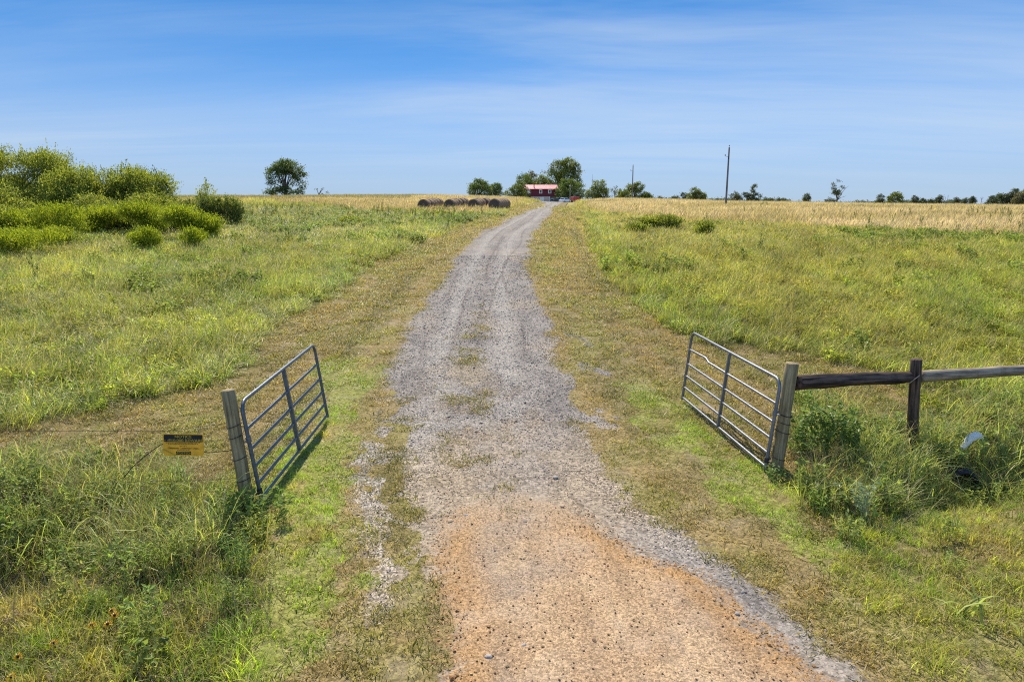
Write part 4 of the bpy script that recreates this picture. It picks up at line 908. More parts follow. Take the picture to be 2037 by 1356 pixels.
ftree('dead_stump_tree', 'smallest leaning stub beside the broken forked stump', 200, 648, 662, 384, [(.7, .8, .25, .2), (.2, .3, .3, .3)], 'dark', 5, 12, .3, .2, (.14, .4), 389, limbs=2, bark=DEADW, shape=[(.6, 0, 1.1)])
# round the house
ftree('round_tree', 'dense round tree left of the red house, larger of two', 238, 932, 977, 359, RND, 'dark', 170, 40, .42, .45, (.3, 1.5), limbs=4, group='trees round the red house')
ftree('round_tree', 'smaller dense round tree between hay bales skyline and the house', 244, 972, 1001, 366, RND, 'dark', 90, 40, .42, .4, (.3, 1.5), limbs=3, group='trees round the red house')
ftree('shrub', 'low leafy shrub directly left of the red house porch', 250, 1004, 1044, 366, [(.3, .35, .3, .35), (.6, .5, .3, .45), (.85, .6, .2, .4)], 'mid', 110, 40, .42, .4, cat_='shrub')
ftree('broad_tree', 'dark tree rising behind the left end of the red roof', 275, 1024, 1062, 346, RND, 'dark', 130, 40, .48, .5, (.3, 2), limbs=3, group='trees round the red house')
ftree('broad_tree', 'grey brown tree behind the middle of the red roof', 282, 1042, 1072, 343, RND, 'grey', 100, 36, .48, .5, (.3, 2), limbs=4, group='trees round the red house')
ftree('broad_tree', 'bright olive tree between the grey brown tree and the tallest tree', 272, 1060, 1094, 350, RND, 'mid', 110, 38, .48, .5, (.3, 2), limbs=3, group='trees round the red house')
ftree('broad_tree', 'thin topped pale tree with wispy crown behind the roof', 290, 1068, 1092, 341, [(.5, .8, .4, .2), (.4, .5, .3, .3)], 'grey', 34, 26, .4, .5, (.25, 3), limbs=6, bare=2, group='trees round the red house')
ftree('tall_oak_tree', 'tallest tree with broad open crown behind the red house', 285, 1085, 1153, 318, [(.36, .78, .24, .14), (.62, .84, .26, .13), (.84, .70, .14, .18), (.2, .58, .18, .14), (.5, .58, .24, .14), (.80, .46, .18, .14), (.12, .40, .1, .08), (.38, .36, .16, .12), (.62, .30, .2, .15), (.9, .3, .08, .07), (.45, .15, .2, .15)],
      'mid', 360, 44, .52, .58, (.5, 3.5), limbs=12)
ftree('round_tree', 'large dense low tree beside the right end of the red house', 252, 1106, 1159, 359, [(.5, .5, .42, .48), (.25, .4, .26, .4), (.78, .42, .24, .42), (.45, .8, .3, .2)], 'dark', 230, 42, .44, .5, (.3, 1.5), limbs=3, group='trees round the red house')
ftree('round_tree', 'round tree by the thin mast right of the parked vehicles', 236, 1164, 1206, 360, [(.55, .55, .36, .42), (.3, .35, .28, .3), (.75, .35, .26, .32), (.1, .15, .12, .14), (.95, .12, .12, .12)], 'mid', 150, 38, .42, .42, (.3, 1.5), limbs=4, group='trees round the red house')
ftree('sparse_tree', 'small sparse tree in the gap before the far utility pole', 250, 1212, 1226, 372, [(.4, .8, .35, .18), (.7, .45, .25, .15), (.2, .5, .2, .1)], 'far', 16, 22, .36, .3, (.12, 2.2), limbs=6, bare=1)
ftree('broad_tree', 'open topped tree standing behind the far utility pole', 246, 1240, 1274, 365, [(.3, .75, .24, .2), (.72, .78, .26, .2), (.5, .45, .4, .4)], 'mid', 110, 38, .42, .42, (.25, 1.6), limbs=5)
ftree('shrub', 'rounded shrub left of the open topped tree', 240, 1220, 1250, 378, RND, 'mid', 70, 38, .42, .36, cat_='shrub'); ftree('shrub', 'low shrub right of the open topped tree', 242, 1268, 1292, 384, RND, 'dark', 55, 38, .42, .36, cat_='shrub')
ftree('shrub', 'tiny bush alone on the skyline between the two utility poles', 300, 1300, 1312, 391, RND, 'far', 20, 30, .42, .3, cat_='shrub')
# the right hand skyline
SK = 'trees along the right skyline'
for lb, d, a, b, yt, lobes, lf, nc, tr, kw in (
    ('small dark bush left of the cluster between the utility poles', 330, 1331, 1345, 388, RND, 'far', 26, None, {}),
    ('thin bluish tree against the dense cluster between the poles', 330, 1346, 1361, 384, RND, 'far', 22, (.15, 2), {}),
    ('dense cluster tree with a raised knob between the utility poles', 310, 1360, 1397, 374, [(.4, .78, .22, .2), (.25, .5, .24, .2), (.65, .42, .34, .34), (.3, .2, .3, .2), (.85, .35, .15, .25)], 'mid', 120, (.3, 2), {}),
    ('wispy half bare tree right behind the near utility pole', 320, 1441, 1471, 376, [(.5, .3, .46, .28), (.35, .6, .3, .2), (.8, .35, .2, .2)], 'far', 34, (.2, 2), {'limbs': 12, 'bare': 3}),
    ('dark gappy tree with one long left arm near the pole', 320, 1470, 1504, 368, [(.6, .82, .13, .15), (.55, .6, .22, .12), (.15, .55, .16, .08), (.55, .2, .3, .22), (.88, .4, .12, .2), (.3, .4, .12, .1)], 'far', 70, (.25, 3), {'limbs': 9}),
    ('low scrub bush right of the dark gappy tree', 340, 1504, 1532, 392, RND, 'far', 26, None, {}),
    ('pair of tiny scrubby bushes midway to the lone small tree', 340, 1534, 1554, 393, [(.2, .4, .2, .5), (.75, .5, .25, .5)], 'far', 18, None, {}),
    ('lone small round topped tree between scrub and the bare limbed tree', 330, 1586, 1600, 387, [(.5, .66, .46, .3), (.45, .3, .2, .2)], 'far', 30, (.14, 1.6), {'limbs': 4}),
    ('bare limbed tree with flat leaf tufts on the right skyline', 300, 1633, 1673, 361, [(.22, .88, .15, .06), (.56, .93, .17, .05), (.34, .74, .14, .05), (.62, .70, .12, .06), (.46, .55, .18, .07), (.2, .26, .2, .06)], 'far', 22, (.26, 3.2), {'limbs': 13, 'bare': 2, 'shape': [(3.6, 0, 8.4), (3.0, 0, 4.4), (-3.4, 0, 2.6)]}),
    ('narrow tree with leaning top left of the bushy olive tree', 360, 1727, 1745, 387, [(.5, .7, .3, .25), (.8, .6, .2, .12), (.45, .3, .4, .3)], 'far', 44, (.2, 2), {}),
    ('bushy olive tree on the right skyline', 350, 1749, 1780, 381, [(.5, .45, .45, .45), (.65, .75, .25, .22), (.2, .4, .2, .3)], 'mid', 90, (.25, 2), {}),
    ('dark conical tree right of the bushy olive tree', 360, 1795, 1813, 389, [(.5, .6, .3, .38), (.45, .3, .46, .3)], 'far', 44, (.2, 2), {}),
    ('low round tree touching the dark conical tree', 360, 1811, 1828, 395, RND, 'far', 30, (.2, 1), {}),
    ('small tilted bush left of the slim wind bent tree', 360, 1831, 1842, 396, RND, 'far', 20, (.1, 1), {}),
    ('slim wind bent tree left of the bare snags', 360, 1843, 1859, 390, [(.4, .6, .3, .3), (.75, .85, .22, .12), (.4, .3, .3, .3)], 'far', 34, (.16, 2), {'limbs': 4}),
    ('thicket tree with bare upper twigs, left one of the grove', 355, 1880, 1896, 389, [(.5, .4, .42, .32), (.5, .66, .2, .14)], 'far', 26, (.16, 2), {'limbs': 12, 'bare': 4}),
    ('thicket tree with bare upper twigs, middle one of the grove', 355, 1894, 1912, 388, [(.4, .4, .35, .25), (.6, .6, .2, .14)], 'far', 24, (.16, 2), {'limbs': 13, 'bare': 4}),
    ('thicket tree with bare upper twigs, right one of the grove', 355, 1908, 1926, 387, [(.5, .45, .35, .3), (.45, .72, .2, .14)], 'far', 26, (.16, 2), {'limbs': 13, 'bare': 4}),
    ('dark low tree at the left end of the right edge wood', 340, 1937, 1966, 391, [(.7, .5, .34, .46), (.25, .22, .28, .24)], 'far', 60, (.25, 1.5), {}),
    ('dark broad tree in the wood at the right edge', 345, 1958, 1992, 386, RND, 'far', 90, (.25, 1.5), {}),
    ('tall knobbly tree in the middle of the right edge wood', 345, 1982, 2006, 376, [(.5, .75, .3, .24), (.45, .4, .46, .4)], 'far', 80, (.25, 2), {}),
    ('grey green round tree low in the right edge wood', 338, 1996, 2022, 383, RND, 'grey', 70, (.25, 2), {}),
    ('tallest tree of the right edge wood, cut by the picture edge', 345, 2012, 2062, 367, RND, 'mid', 150, (.3, 2), {}),
    ('bright green tree low in front of the tallest edge tree', 335, 2018, 2050, 385, RND, 'mid', 80, (.25, 2), {})):
    ftree('skyline_tree', lb, d, a, b, yt, lobes, lf, int(nc * 1.7), 36, .5, .42, tr, group=SK, **({'limbs': 3} | kw))
for px, yt, lb in ((1863, 393, 'bare snag, left one of the two beside the grove'), (1868, 388, 'bare snag, right one of the two beside the grove'), (1934, 392, 'bare leaning snag between the grove and the edge wood')):
    d = 355; x = far(px, d); h = zt(yt, d) - gz(x, d); rt = empty('dead_tree', (x, d, gz(x, d))); tag(rt, lb, 'tree', SK); mb = MB()
    mb.tube([(0, 0, -.3), (.1, 0, h * .5), (.2, 0, h)], [.16, .12, .04], 6)
    for k in range(5):
        z0 = h * random.uniform(.4, .9); mb.tube([(.15, 0, z0), (.15 + random.uniform(-1, 1), 0, z0 + random.uniform(.3, 1.4))], [.07, .03], 5)
    mb.build('trunk', DEADW, rt)
# the far woods: one mass that nobody could count
wp = []
for a, b, yt, d, n in ((1385, 1456, 396.5, 620, 150), (1470, 1560, 397.5, 640, 120), (1690, 1760, 401.5, 620, 110), (1775, 1885, 400.5, 640, 190), (1560, 1690, 402.2, 700, 120), (1290, 1335, 395.3, 560, 60)):
    for i in range(n):
        px = random.uniform(a, b); dd = d + random.uniform(0, 40); x = far(px, dd); h = zt(yt + random.uniform(-1.2, 1.0), dd); wp.append((x, dd, h - random.uniform(.4, 2.2)))
        wp.append((x + random.uniform(-1, 1), dd, h - random.uniform(2, 5.5)))
wp = np.repeat(np.array(wp), 16, 0); wp = wp + rng.normal(0, 1, wp.shape) * np.array([1.5, 1.2, .75]); Lw = leaves(wp, 0, np.full(len(wp), 1.1), .6)
tag(link('far_woods', npmesh('far_woods', Lw[0], Lw[1], {'bvar': ('FLOAT', Lw[2]), 'hue': ('FLOAT', np.repeat(rng.uniform(0, 1, len(wp)), 4))}), LEAF['far']), 'thin dark strip of far woods along the right skyline', 'woods', kind='stuff')
# the thicket on the left
def ltree(label, px0, px1, ytop, y, lobes, leaf, nc, per, lsize, cr, trunk=None, name='shrub', ybase=None, group=None, **kw):
    if leaf == 'yellow': ex_ = (px1 - px0) * .11; px0 -= ex_; px1 += ex_; nc = int(nc * 1.7); lsize *= .82
    x0 = P(px0, 430, y).x; x1 = P(px1, 430, y).x; x = (x0 + x1) / 2; g0 = gz(x, y); top = P(px0, ytop, y).z - g0; bot = (P(px0, ybase, y).z - g0) if ybase else .1; w = x1 - x0; hh = top - bot
    bl = [(w * (a - .5), random.uniform(-.12, .12) * w, bot + hh * b, w * ra, w * ra * .8, hh * rb) for a, b, ra, rb in lobes]
    sub = []
    for b in bl:
        for k in range(4):
            v = Vector((random.gauss(0, 1), random.gauss(0, 1), random.gauss(0, 1))).normalized() * random.uniform(.35, .75); q = random.uniform(.48, .82)
            zc = b[2] + v.z * b[5]; sub.append((b[0] + v.x * b[3], b[1] + v.y * b[4], min(zc, hh - b[5] * q * .9), b[3] * q, b[4] * q, b[5] * q))
    bl = sub; kw.setdefault('sprig', (nc // 3, hh * .17, 22))
    return tree(name, label, x, y, bl, nc, per, lsize, cr, leaf, trunk or (.05, .5), group=group, cat_='shrub' if name == 'shrub' else 'tree', **kw)
TH = 'shrubs of the left thicket'
ltree('tallest feathery tree of the thicket at the left edge', -90, 150, 290, 66, [(.75, .80, .22, .17), (.45, .86, .26, .14), (.88, .62, .12, .14), (.2, .75, .22, .24), (.55, .5, .4, .3), (.3, .3, .3, .3), (.8, .32, .2, .28)], 'olive', 1000, 70, .155, .34, (.2, 2), 'thicket_tree', limbs=12, up=.6, bare=2)
ltree('broad feathery tree right of the tallest thicket tree', 120, 330, 334, 64, [(.28, .74, .26, .25), (.52, .74, .26, .25), (.74, .64, .24, .30), (.4, .35, .38, .34), (.88, .42, .16, .34), (.14, .55, .16, .34), (.7, .3, .26, .3)], 'olive', 950, 70, .155, .32, (.2, 1.8), 'thicket_tree', limbs=12, up=.6, bare=2)
ltree('leaning shrub filling the notch between the two feathery thicket trees', 95, 205, 338, 62, RND, 'olive', 420, 36, .15, .3, limbs=8, group=TH)
ltree('shaded shrub at the left edge under the tallest thicket tree', -70, 55, 362, 52, RND, 'olive', 260, 38, .14, .3, limbs=8, group=TH)
ltree('yellow green shrub hanging over its own shadow at the left', 25, 165, 405, 47, [(.45, .72, .42, .26), (.2, .5, .2, .36), (.75, .6, .24, .28), (.4, .35, .3, .3)], 'yellow', 330, 40, .12, .24, limbs=8, up=.5, group=TH)
ltree('yellow green shrub, left one of the long low arch', 158, 262, 404, 54, [(.5, .74, .46, .24), (.3, .5, .3, .3)], 'yellow', 230, 40, .13, .24, limbs=8, up=.5, group=TH)
ltree('yellow green shrub, middle one of the long low arch', 240, 340, 405, 53, [(.5, .74, .46, .24), (.6, .5, .3, .3)], 'yellow', 230, 40, .13, .24, limbs=8, up=.5, group=TH)
ltree('yellow green shrub, right end of the long low arch', 318, 414, 412, 50, [(.35, .74, .36, .24), (.72, .55, .27, .34), (.85, .28, .15, .28)], 'yellow', 260, 40, .13, .24, limbs=8, up=.5, group=TH)
ltree('small round yellow bush alone in the weeds before the arch', 252, 308, 453, 42.5, RND, 'yellow', 120, 40, .10, .16, limbs=4, up=.6, group=TH)
ltree('small yellow green bush at the right foot of the arch', 362, 404, 452, 43.5, RND, 'yellow', 70, 36, .10, .16, limbs=4, up=.6, group=TH)
ltree('dark bottomed yellow bush in the left edge corner', -60, 78, 458, 39, [(.5, .66, .46, .32), (.3, .4, .3, .4)], 'yellow', 260, 40, .11, .2, limbs=6, up=.5, group=TH)
ltree('shaded green shrub filling the gap under the two feathery trees', 120, 250, 388, 59, RND, 'olive', 260, 40, .15, .3, limbs=6, group=TH)
ltree('green shrub below the right end of the broad feathery tree', 250, 345, 384, 60, RND, 'olive', 230, 40, .15, .3, limbs=6, group=TH)
ltree('low yellow green shrub between the corner bush and the hanging shrub', 60, 150, 452, 44, RND, 'yellow', 150, 40, .11, .18, limbs=5, group=TH)
ltree('olive shrub at the left edge between corner bush and shaded shrub', -60, 45, 408, 46, RND, 'olive', 260, 40, .13, .24, limbs=6, group=TH)
ltree('dark green shrub standing close behind the left half of the arch', 150, 290, 410, 57, RND, 'mid', 240, 40, .14, .28, limbs=6, group=TH)
ltree('dark green shrub standing close behind the right half of the arch', 270, 405, 412, 56, RND, 'mid', 240, 40, .14, .28, limbs=6, group=TH)
ltree('mid green bush right of the long low arch', 400, 476, 394, 66, [(.3, .5, .3, .4), (.65, .6, .35, .4), (.9, .25, .15, .25)], 'mid', 190, 38, .16, .28, limbs=6, up=.4, group=TH)
ltree('narrow pointed bush behind the arch, left of dead brush', 338, 360, 374, 70, [(.5, .5, .3, .5), (.5, .25, .5, .25)], 'mid', 50, 34, .15, .22, limbs=4, up=.6, group=TH)
ltree('pale bush with upright sprigs behind the mid green bush', 388, 438, 367, 72, [(.65, .62, .32, .34), (.4, .4, .3, .3), (.5, .25, .5, .25)], 'olive', 110, 34, .15, .26, limbs=6, up=.8, bare=2, group=TH)
ltree('low scrub between the feathery tree and the pale bush', 310, 412, 392, 67, RND, 'mid', 240, 36, .15, .26, limbs=4, group=TH)
x = P(383, 420, 71).x; rt = empty('dead_brush', (x, 71, gz(x, 71))); tag(rt, 'clump of bare grey twigs behind the long low arch', 'brush'); mb = MB()
for k in range(46):
    a = random.uniform(-1.1, 1.1); h = random.uniform(1.0, 2.6); x0 = random.uniform(-.9, .9); q = [(x0, random.uniform(-.4, .4), 0), (x0 + a * .4, 0, h * .55), (x0 + a * .9, random.uniform(-.3, .3), h)]; mb.tube(q, [.022, .016, .006], 4)
mb.build('twigs', DEADW, rt)
for lb, a, b, yt, y, lf, nc in (('low green shrub mound among pale grass in the right field', 1276, 1352, 431, 62, 'olive', 170), ('small round shrub right of the green shrub mound', 1384, 1420, 442, 56, 'olive', 60), ('low bright shrub left of the green shrub mound', 1240, 1290, 446, 58, 'olive', 60),
                                ('yellow green weed mound left of the drive', 850, 905, 424, 84, 'olive', 70), ('dark based weed mound in the left meadow', 676, 716, 436, 68, 'olive', 60), ('broad lime weed mound before the hay bales', 780, 862, 420, 92, 'olive', 90)):
    ltree(lb, a, b, yt, y, [(.3, .5, .3, .4), (.7, .5, .3, .4), (.5, .6, .3, .36)], lf, nc, 36, .15, .24, limbs=4, up=.4)

# ------------------------------------------------------------------ hay bales
m, t, o = material('weathered_hay'); c = t.new('ShaderNodeTexCoord').outputs['Object']
n = t.noise(t.map(c, (3, 14, 3)), 1.6, 5); n2 = t.noise(c, 14, 4); k = t.mix(t.mr(n, .35, .65), (.40, .28, .17, 1), (.12, .08, .05, 1)); k = t.val(k, t.mr(n2, .2, .8, .7, 1.35)); principled(t, o, k, .95, 0, .1, n2, .8, .05); HAYS = m
m, t, o = material('bale_end'); c = t.new('ShaderNodeTexCoord').outputs['Object']; s_ = t.new('ShaderNodeSeparateXYZ', ins={0: c})
rr = t.math('SQRT', t.math('ADD', t.math('POWER', s_.outputs[0], 2.0), t.math('POWER', s_.outputs[2], 2.0))); w = t.math('SINE', t.math('ADD', t.math('MULTIPLY', rr, 60), t.math('MULTIPLY', t.noise(c, 3, 3), 9)))
k = t.mix(t.mr(w, -1, 1), (.075, .058, .045, 1), (.13, .10, .075, 1)); principled(t, o, k, .95, 0, .1, w, .6, .02); HAYE = m  # ends coloured darker than the sides, their shade put into the colour
def bale_mesh():
    n = 40; mb = MB(); vs = []; ys = (-.60, -.585, -.54, -.3, 0, .3, .54, .585, .60); s0 = random.random() * 90
    for y_ in ys:
        for k in range(n):
            a = 2 * math.pi * k / n; r = .86 * (1 - (.13 if abs(y_) > .59 else 0.10 if abs(y_) > .57 else 0)) * (1 + .05 * (float(vn(a * 2 + s0, y_ * 4)) - .5)); vs.append((r * math.cos(a), y_, r * math.sin(a) * (.94 if math.sin(a) < 0 else 1)))
    m_ = len(ys); mb.add(vs, [(i * n + k, i * n + (k + 1) % n, (i + 1) * n + (k + 1) % n, (i + 1) * n + k) for i in range(m_ - 1) for k in range(n)], True)
    me = bpy.data.meshes.new('hay_bale'); me.from_pydata(mb.v, [], mb.f); me.polygons.foreach_set('use_smooth', mb.sm)
    me2 = bpy.data.meshes.new('end_face'); me2.from_pydata([vs[k] for k in range(n)] + [(0, -.60 + .03, 0)], [], [(k, (k + 1) % n, n) for k in range(n)])
    me.materials.append(HAYS); me2.materials.append(HAYE); me.update(); me2.update(); return me, me2
BM = [bale_mesh() for _ in range(3)]
ax = Vector((.235, .972, 0)).normalized()
ordn = ['front', 'second', 'third', 'fourth', 'fifth', 'back']; rown = ['leftmost', 'second', 'third', 'rightmost']
for ri, (px, py, yb, spots) in enumerate(((842, 407, 101, (0, 1.30, 2.6, 3.9, 5.2)), (893, 407, 101, (0, 1.31, 2.7, 4.6, 5.95)), (941, 407, 101, (0, 1.30, 2.55, 5.0, 6.3)), (983, 408, 101, (0, 1.30, 2.6, 3.9, 5.2)))):
    x0 = P(px, py, yb).x
    for i, s0 in enumerate(spots):
        me, me2 = BM[(ri + i) % 3]; p = Vector((x0, yb, 0)) + ax * (s0 + .6); o = bpy.data.objects.new('hay_bale', me); C.objects.link(o); z0 = gz(p.x, p.y)
        o.location = (p.x + random.uniform(-.05, .05), p.y, z0 + .80); o.rotation_euler = (0, random.uniform(-.3, .3), -math.atan2(ax.x, ax.y) + random.uniform(-.03, .03))
        e_ = bpy.data.objects.new('end_face', me2); C.objects.link(e_); e_.parent = o
        e_ = bpy.data.objects.new('end_face', me2); C.objects.link(e_); e_.parent = o; e_.rotation_euler = (0, 0, math.pi)
        tag(o, '%s dark round hay bale in the %s of the four bale rows' % (ordn[i] if i < len(spots) - 1 else 'back', rown[ri]), 'hay bale', 'round hay bales lined up in four rows')

# ------------------------------------------------------------------ house
HX0, HX1, HYY = far(1038, 255), far(1108.5, 255), 255.0
hz = lambda py: zt(py, HYY)
RED = simple('dark_red_siding', (.115, .014, .03), .6, 0, .12, 2, .3, None, (14, 1, 1)); PINK = simple('red_metal_roof', (.36, .085, .10), .38, .2, .08, 2, .5, None, (10, 1, 1)); WHT = simple('white_trim', (.78, .77, .74), .6, 0, .06); GLASS = simple('window_glass', (.03, .04, .05), .15, 0, .1, 3, .6); BEIGE = simple('beige_wall', (.52, .46, .38), .8, 0, .1, 3); GREYB = simple('grey_block_wall', (.32, .31, .28), .85, 0, .15, 3); DKP = simple('porch_shade', (.09, .06, .05), .8)
gh = gz((HX0 + HX1) / 2, HYY); W_ = HX1 - HX0; xc = (HX0 + HX1) / 2; DEP = 7.5
house = empty('house', (xc, HYY, gh)); tag(house, 'dark red house with pink metal roof at the end of the driveway', 'house')
zE, zR, zM = hz(377) - gh, hz(369.3) - gh, hz(391.5) - gh; xl = lambda px: far(px, HYY) - xc
# main body (upper storey) from the porch to the right end, lower storey below
xa, xb_ = xl(1056), xl(1107.5)
MB().box(((xa + xb_) / 2, DEP / 2, (zE + zM) / 2), (xb_ - xa, DEP, zE - zM)).build('wall', RED, house)
MB().box(((xa + xl(1091.5)) / 2, DEP / 2 + .03, zM / 2 - .2), (xl(1091.5) - xa, DEP, zM + .4)).build('lower_wall', BEIGE, house)
MB().box(((xl(1091.5) + xb_) / 2, DEP / 2 + .4, zM / 2 - .2), (xb_ - xl(1091.5), DEP - .7, zM + .4)).build('lower_wall', GREYB, house)
ov = .5; y0, y1 = -ov, DEP + ov; ym = DEP / 2; xr0, xr1 = xl(1038), xl(1109.5); th = .12; rf = MB()
def roofside(ya, yb):
    v = [(xr0, ya, zE - .10), (xr1, ya, zE - .10), (xr1 - .45, yb, zR), (xr0 + .45, yb, zR)]; rf.add(v + [(a, b, c + th) for a, b, c in v], [(0, 1, 2, 3), (7, 6, 5, 4), (0, 4, 5, 1), (1, 5, 6, 2), (2, 6, 7, 3), (3, 7, 4, 0)])
roofside(y0, ym); roofside(y1, ym + .002)
roof = rf.build('roof', PINK, house)
sm = MB()
for i in range(1, 24): xx = xr0 + .45 + (xr1 - xr0 - .9) * i / 24; sm.tube([(xx, y0 + .02, zE - .1 + th + .02), (xx, ym, zR + th + .02)], .02, 4)
sm.build('roof_ribs', PINK, roof)
for s_, xx in ((-1, xa + .06), (1, xb_ - .06)): MB().add([(xx, 0, zE), (xx, DEP, zE), (xx, ym, zR - .05), (xx - s_ * .1, 0, zE), (xx - s_ * .1, DEP, zE), (xx - s_ * .1, ym, zR - .05)], [(0, 1, 2), (5, 4, 3), (0, 3, 4, 1), (1, 4, 5, 2), (2, 5, 3, 0)]).build('gable', RED, house)
MB().tube([(xl(1061.5), .9, zE - .2), (xl(1061.5), .9, hz(367.8) - gh)], .16, 10).build('chimney_pipe', simple('chimney_red', (.20, .03, .04), .6), roof)
# porch on the left end: deck, rail, posts, back wall in the shade of the roof
MB().box(((xl(1040) + xa) / 2, DEP / 2, zM + .1), (xa - xl(1040), DEP, .2)).build('porch_deck', DKP, house)
pr_ = MB()
for px in (1040.5, 1048, 1055): pr_.box((xl(px), .1, (zM + .2 + zE - .12) / 2), (.14, .14, zE - .12 - zM - .2))
for zz_ in (.95, .25): pr_.box(((xl(1040.5) + xa) / 2, .1, zM + .2 + zz_), (xa - xl(1040.5), .07, .09))
for i in range(18): pr_.box((xl(1040.5) + (xa - xl(1040.5)) * (i + .5) / 18, .1, zM + .8), (.05, .05, .68))
pr_.build('porch_rail', DKP, house)
for px in (1041, 1049): MB().box((xl(px), .12, zM / 2 - .2), (.2, .2, zM + .4)).build('porch_post', DKP, house)
for px in (1074.3, 1092):
    x_ = xl(px); zc = hz(382) - gh; f = MB(); w_, h_ = .88, 1.12
    f.box((x_ - w_ / 2, -.03, zc), (.2, .09, h_ + .2)); f.box((x_ + w_ / 2, -.03, zc), (.2, .09, h_ + .2)); f.box((x_, -.03, zc + h_ / 2), (w_ - .2, .09, .2)); f.box((x_, -.03, zc - h_ / 2), (w_ - .2, .09, .16))
    fo = f.build('window', WHT, house); MB().box((x_, -.012, zc), (w_ - .2, .02, h_ - .16)).build('pane', GLASS, fo)
gd = MB().box((xl(1076.8), -.01, zM / 2 - .1), (xl(1081) - xl(1072.6), .08, zM - .25)).build('garage_door', WHT, house)
MB().box((xl(1091.6), -.05, zM / 2 - .1), (.22, .22, zM + .2)).build('corner_post', WHT, house)
f = MB().box((xl(1096.5), .04, zM * .55), (1.1, .05, 1.0)).build('window', simple('pale_blue_frame', (.35, .45, .55), .5), house); MB().box((xl(1096.5), .005, zM * .5), (.8, .03, .5)).build('pane', GLASS, f)

# ------------------------------------------------------------------ vehicles by the house
TYRE = simple('tyre', (.015, .015, .016), .9); CARW = simple('white_car_paint', (.78, .79, .80), .3, 0, .04, 3, .5); CARK = simple('dark_vehicle_paint', (.035, .035, .04), .35, 0, .1, 3, .5); CARR = simple('red_farm_paint', (.38, .03, .03), .45, 0, .15, 3, .4); LAMP = simple('tail_lamp', (.35, .01, .01), .3); BARE = simple('bare_boards', (.45, .38, .28), .8)
def wheel(x, y, r, w, root, rim=(.5, .5, .5)):
    wh = MB().tube([(x - w / 2, y, r), (x + w / 2, y, r)], r, 18).build('wheel', TYRE, root); MB().tube([(x - w / 2 - .01, y, r), (x + w / 2 + .01, y, r)], r * .58, 14).build('rim', simple('rim', rim, .4, .6), wh)
def car(label, px, d, rz, paint, L_, Wd, Hb, Ht, cab, name='parked_car', catg='car'):
    """body and cabin lofted from side profiles; rear end faces -y before turning"""
    x = far(px, d); rt = empty(name, (x, d, gz(x, d) + .0), rz); tag(rt, label, catg)
    def loft(prof, w0, w1, nm, mat, parent):
        n = len(prof); zt_ = max(p[1] for p in prof); zb_ = min(p[1] for p in prof); vs = []
        for s_ in (-1, 1):
            for (yy_, zz_) in prof: f = (zz_ - zb_) / max(zt_ - zb_, .01); vs.append((s_ * (w0 + (w1 - w0) * f) / 2, yy_, zz_))
        return MB().add(vs, [tuple(range(n)), tuple(range(2 * n - 1, n - 1, -1))] + [(i, n + i, n + (i + 1) % n, (i + 1) % n) for i in range(n)]).build(nm, mat, parent, .05)
    h = L_ / 2; loft([(-h, .35), (-h - .02, .7), (-h + .08, Hb), (h - .9, Hb + .02), (h - .15, Hb - .15), (h, .6), (h - .05, .3)], Wd, Wd * .96, 'body', paint, rt)
    a, b = cab; cb = loft([(a, Hb), (a + .25, Ht), (b - .55, Ht), (b, Hb)], Wd * .92, Wd * .72, 'cabin', paint, rt)
    gl = MB(); zc, hh = (Hb + Ht) / 2, (Ht - Hb) * .62
    gl.box((0, a + .085, zc), (Wd * .66, .03, hh), Matrix.Rotation(-.35, 3, 'X')); gl.build('rear_window', GLASS, cb)
    for s_ in (-1, 1):
        MB().box((s_ * Wd * .425, (a + b) / 2 - .1, zc), (.03, (b - a) * .62, hh * .85), Matrix.Rotation(s_ * -.26, 3, 'Y')).build('side_window', GLASS, cb)
        MB().box((s_ * Wd * .40, -h - .02, Hb - .2), (.28, .05, .2)).build('tail_lamp', LAMP, rt)
        for yy_ in (-h + .8, h - .85): wheel(s_ * Wd * .44, yy_, .34, .22, rt)
    MB().box((0, -h - .05, .45), (Wd * .9, .1, .2)).build('bumper', paint, rt)
    return rt
car('white car parked at the end of the driveway', 1121.5, 222, R(-35), CARW, 4.4, 1.8, .95, 1.5, (-1.7, 1.2))
car('dark vehicle parked at the right end of the red house', 1109.5, 236, R(40), CARK, 3.6, 1.7, 1.05, 1.75, (-.9, 1.2), 'parked_utility_vehicle', 'vehicle')
x = far(1141, 226); d = 226; rt = empty('red_trailer', (x, d, gz(x, d)), R(14)); tag(rt, 'red farm trailer with a lowered pale ramp beside the white car', 'trailer')
b = MB(); b.box((0, 0, 1.15), (2.0, 3.0, 1.15)); b.build('body', CARR, rt, .05); b = MB(); b.box((0, 0, 1.80), (1.8, 2.4, .18)); b.build('cover', simple('faded_red_cover', (.45, .16, .17), .5), rt)
MB().box((-1.06, -1.3, 1.0), (.12, .3, 1.5)).build('corner_post', simple('pale_red_post', (.5, .18, .15), .6), rt)
MB().box((1.75, -.4, .80), (1.9, 1.5, .10), Matrix.Rotation(R(38), 3, 'Y')).build('ramp', BARE, rt)
MB().tube([(0, 1.5, .6), (0, 2.6, .5)], .06, 8).build('tow_bar', CARK, rt)
for s_ in (-1, 1): wheel(s_ * .95, -.3, .38, .24, rt, (.3, .05, .05))

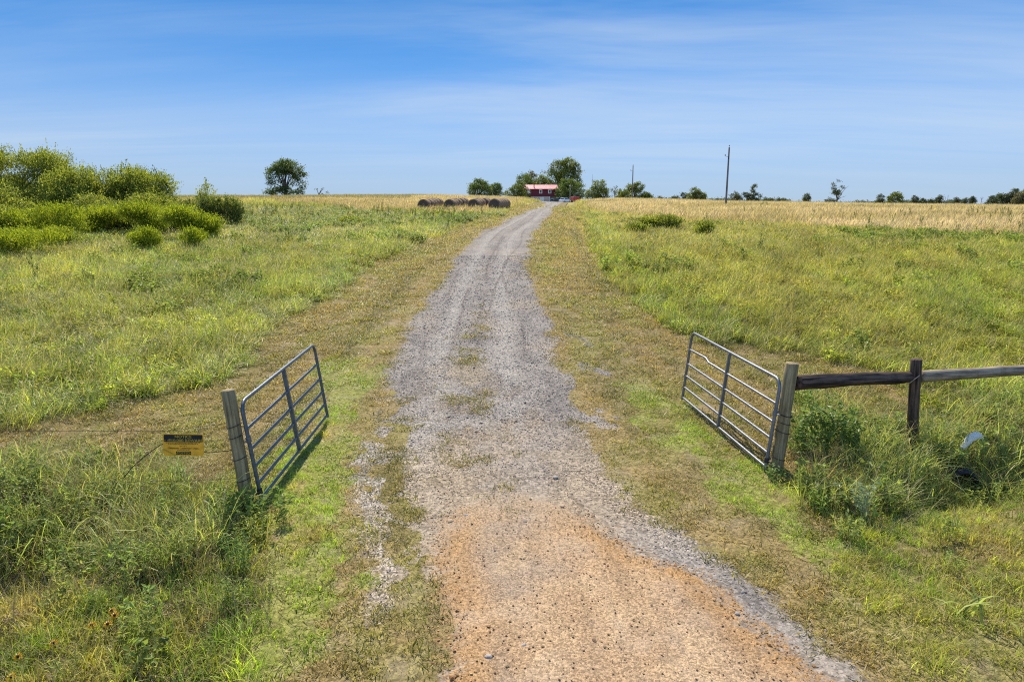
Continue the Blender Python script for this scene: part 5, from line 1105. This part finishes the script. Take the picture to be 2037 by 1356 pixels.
# ------------------------------------------------------------------ poles and mast
POLE = simple('grey_pole_wood', (.20, .18, .155), .9, 0, .2, 3, .1, (.10, .09, .08), (6, 6, .4)); CER = simple('insulator', (.16, .15, .15), .4)
def upole(label, px, pyb, pyt, y, side):
    b = P(px[0], pyb, y); z0 = gz(b.x, y); top = P(px[1], pyt, y); rt = empty('utility_pole', (b.x, y, z0)); tag(rt, label, 'utility pole', 'utility poles in the right field'); H = top.z - z0; dx = top.x - b.x; hp_ = H - .35
    MB().tube([(0, 0, -.3), (dx * .5, 0, hp_ / 2), (dx, 0, hp_)], [.17, .145, .115], 12).build('pole', POLE, rt)
    MB().tube([(dx, 0, hp_), (dx, 0, hp_ + .22)], .02, 6).build('pin', IRON, rt); MB().tube([(dx, 0, hp_ + .2), (dx, 0, hp_ + .28), (dx, 0, hp_ + .36), (dx, 0, H + .02)], [.05, .10, .085, .03], 10).build('insulator', CER, rt)
    z1 = H - 1.75; ar = MB().tube([(dx, -.02, z1 - .15), (dx - .62 * side, -.02, z1)], .03, 6).build('bracket', CER, rt); MB().tube([(dx - .62 * side, -.02, z1), (dx - .62 * side, -.02, z1 + .14), (dx - .62 * side, -.02, z1 + .3)], [.05, .08, .04], 8).build('insulator', CER, ar)
    MB().tube([(dx - .02, -.14, z1 - .5), (dx - .02, -.14, z1 - .1)], .07, 8).build('bracket_clamp', IRON, rt)
yb = at(1444, 413)[1]
upole('near utility pole, taller one rising from the pale hay', (1443.5, 1451), 413, 289, yb, 1)
upole('far utility pole before the open topped tree', (1257.5, 1259.5), 396, 327, 205, 1)
d = 262; x = far(1175, d); rt = empty('radio_mast', (x, d, gz(x, d))); tag(rt, 'thin lattice mast rising behind the round tree', 'mast'); H = zt(349, d) - gz(x, d); mb = MB(); tri = [(.16 * math.cos(a), .16 * math.sin(a)) for a in (.5, 2.6, 4.7)]
for a in tri: mb.tube([(a[0], a[1], 0), (a[0], a[1], H * .82)], .022, 5)
n = 22
for i in range(n):
    z0, z1 = H * .82 * i / n, H * .82 * (i + 1) / n
    for k in range(3): a, b = tri[k], tri[(k + 1) % 3]; mb.tube([(*a, z0), (*b, z1)], .010, 4)
mb.build('lattice', IRON, rt); MB().tube([(0, 0, H * .8), (0, 0, H)], .03, 6).build('aerial', IRON, rt)
d = 238; x = far(1131.5, d); rt = empty('yard_pole', (x, d, gz(x, d))); tag(rt, 'slim pale pole with a lamp head before the large dense low tree', 'pole'); H = zt(370, d) - gz(x, d); MB().tube([(0, 0, -.2), (0, 0, H)], [.10, .075], 8).build('pole', simple('pale_pole', (.45, .44, .41), .8), rt); MB().box((-.1, -.12, H - .1), (.5, .3, .3)).build('lamp_head', simple('lamp_housing', (.6, .6, .58), .5), rt, .04)
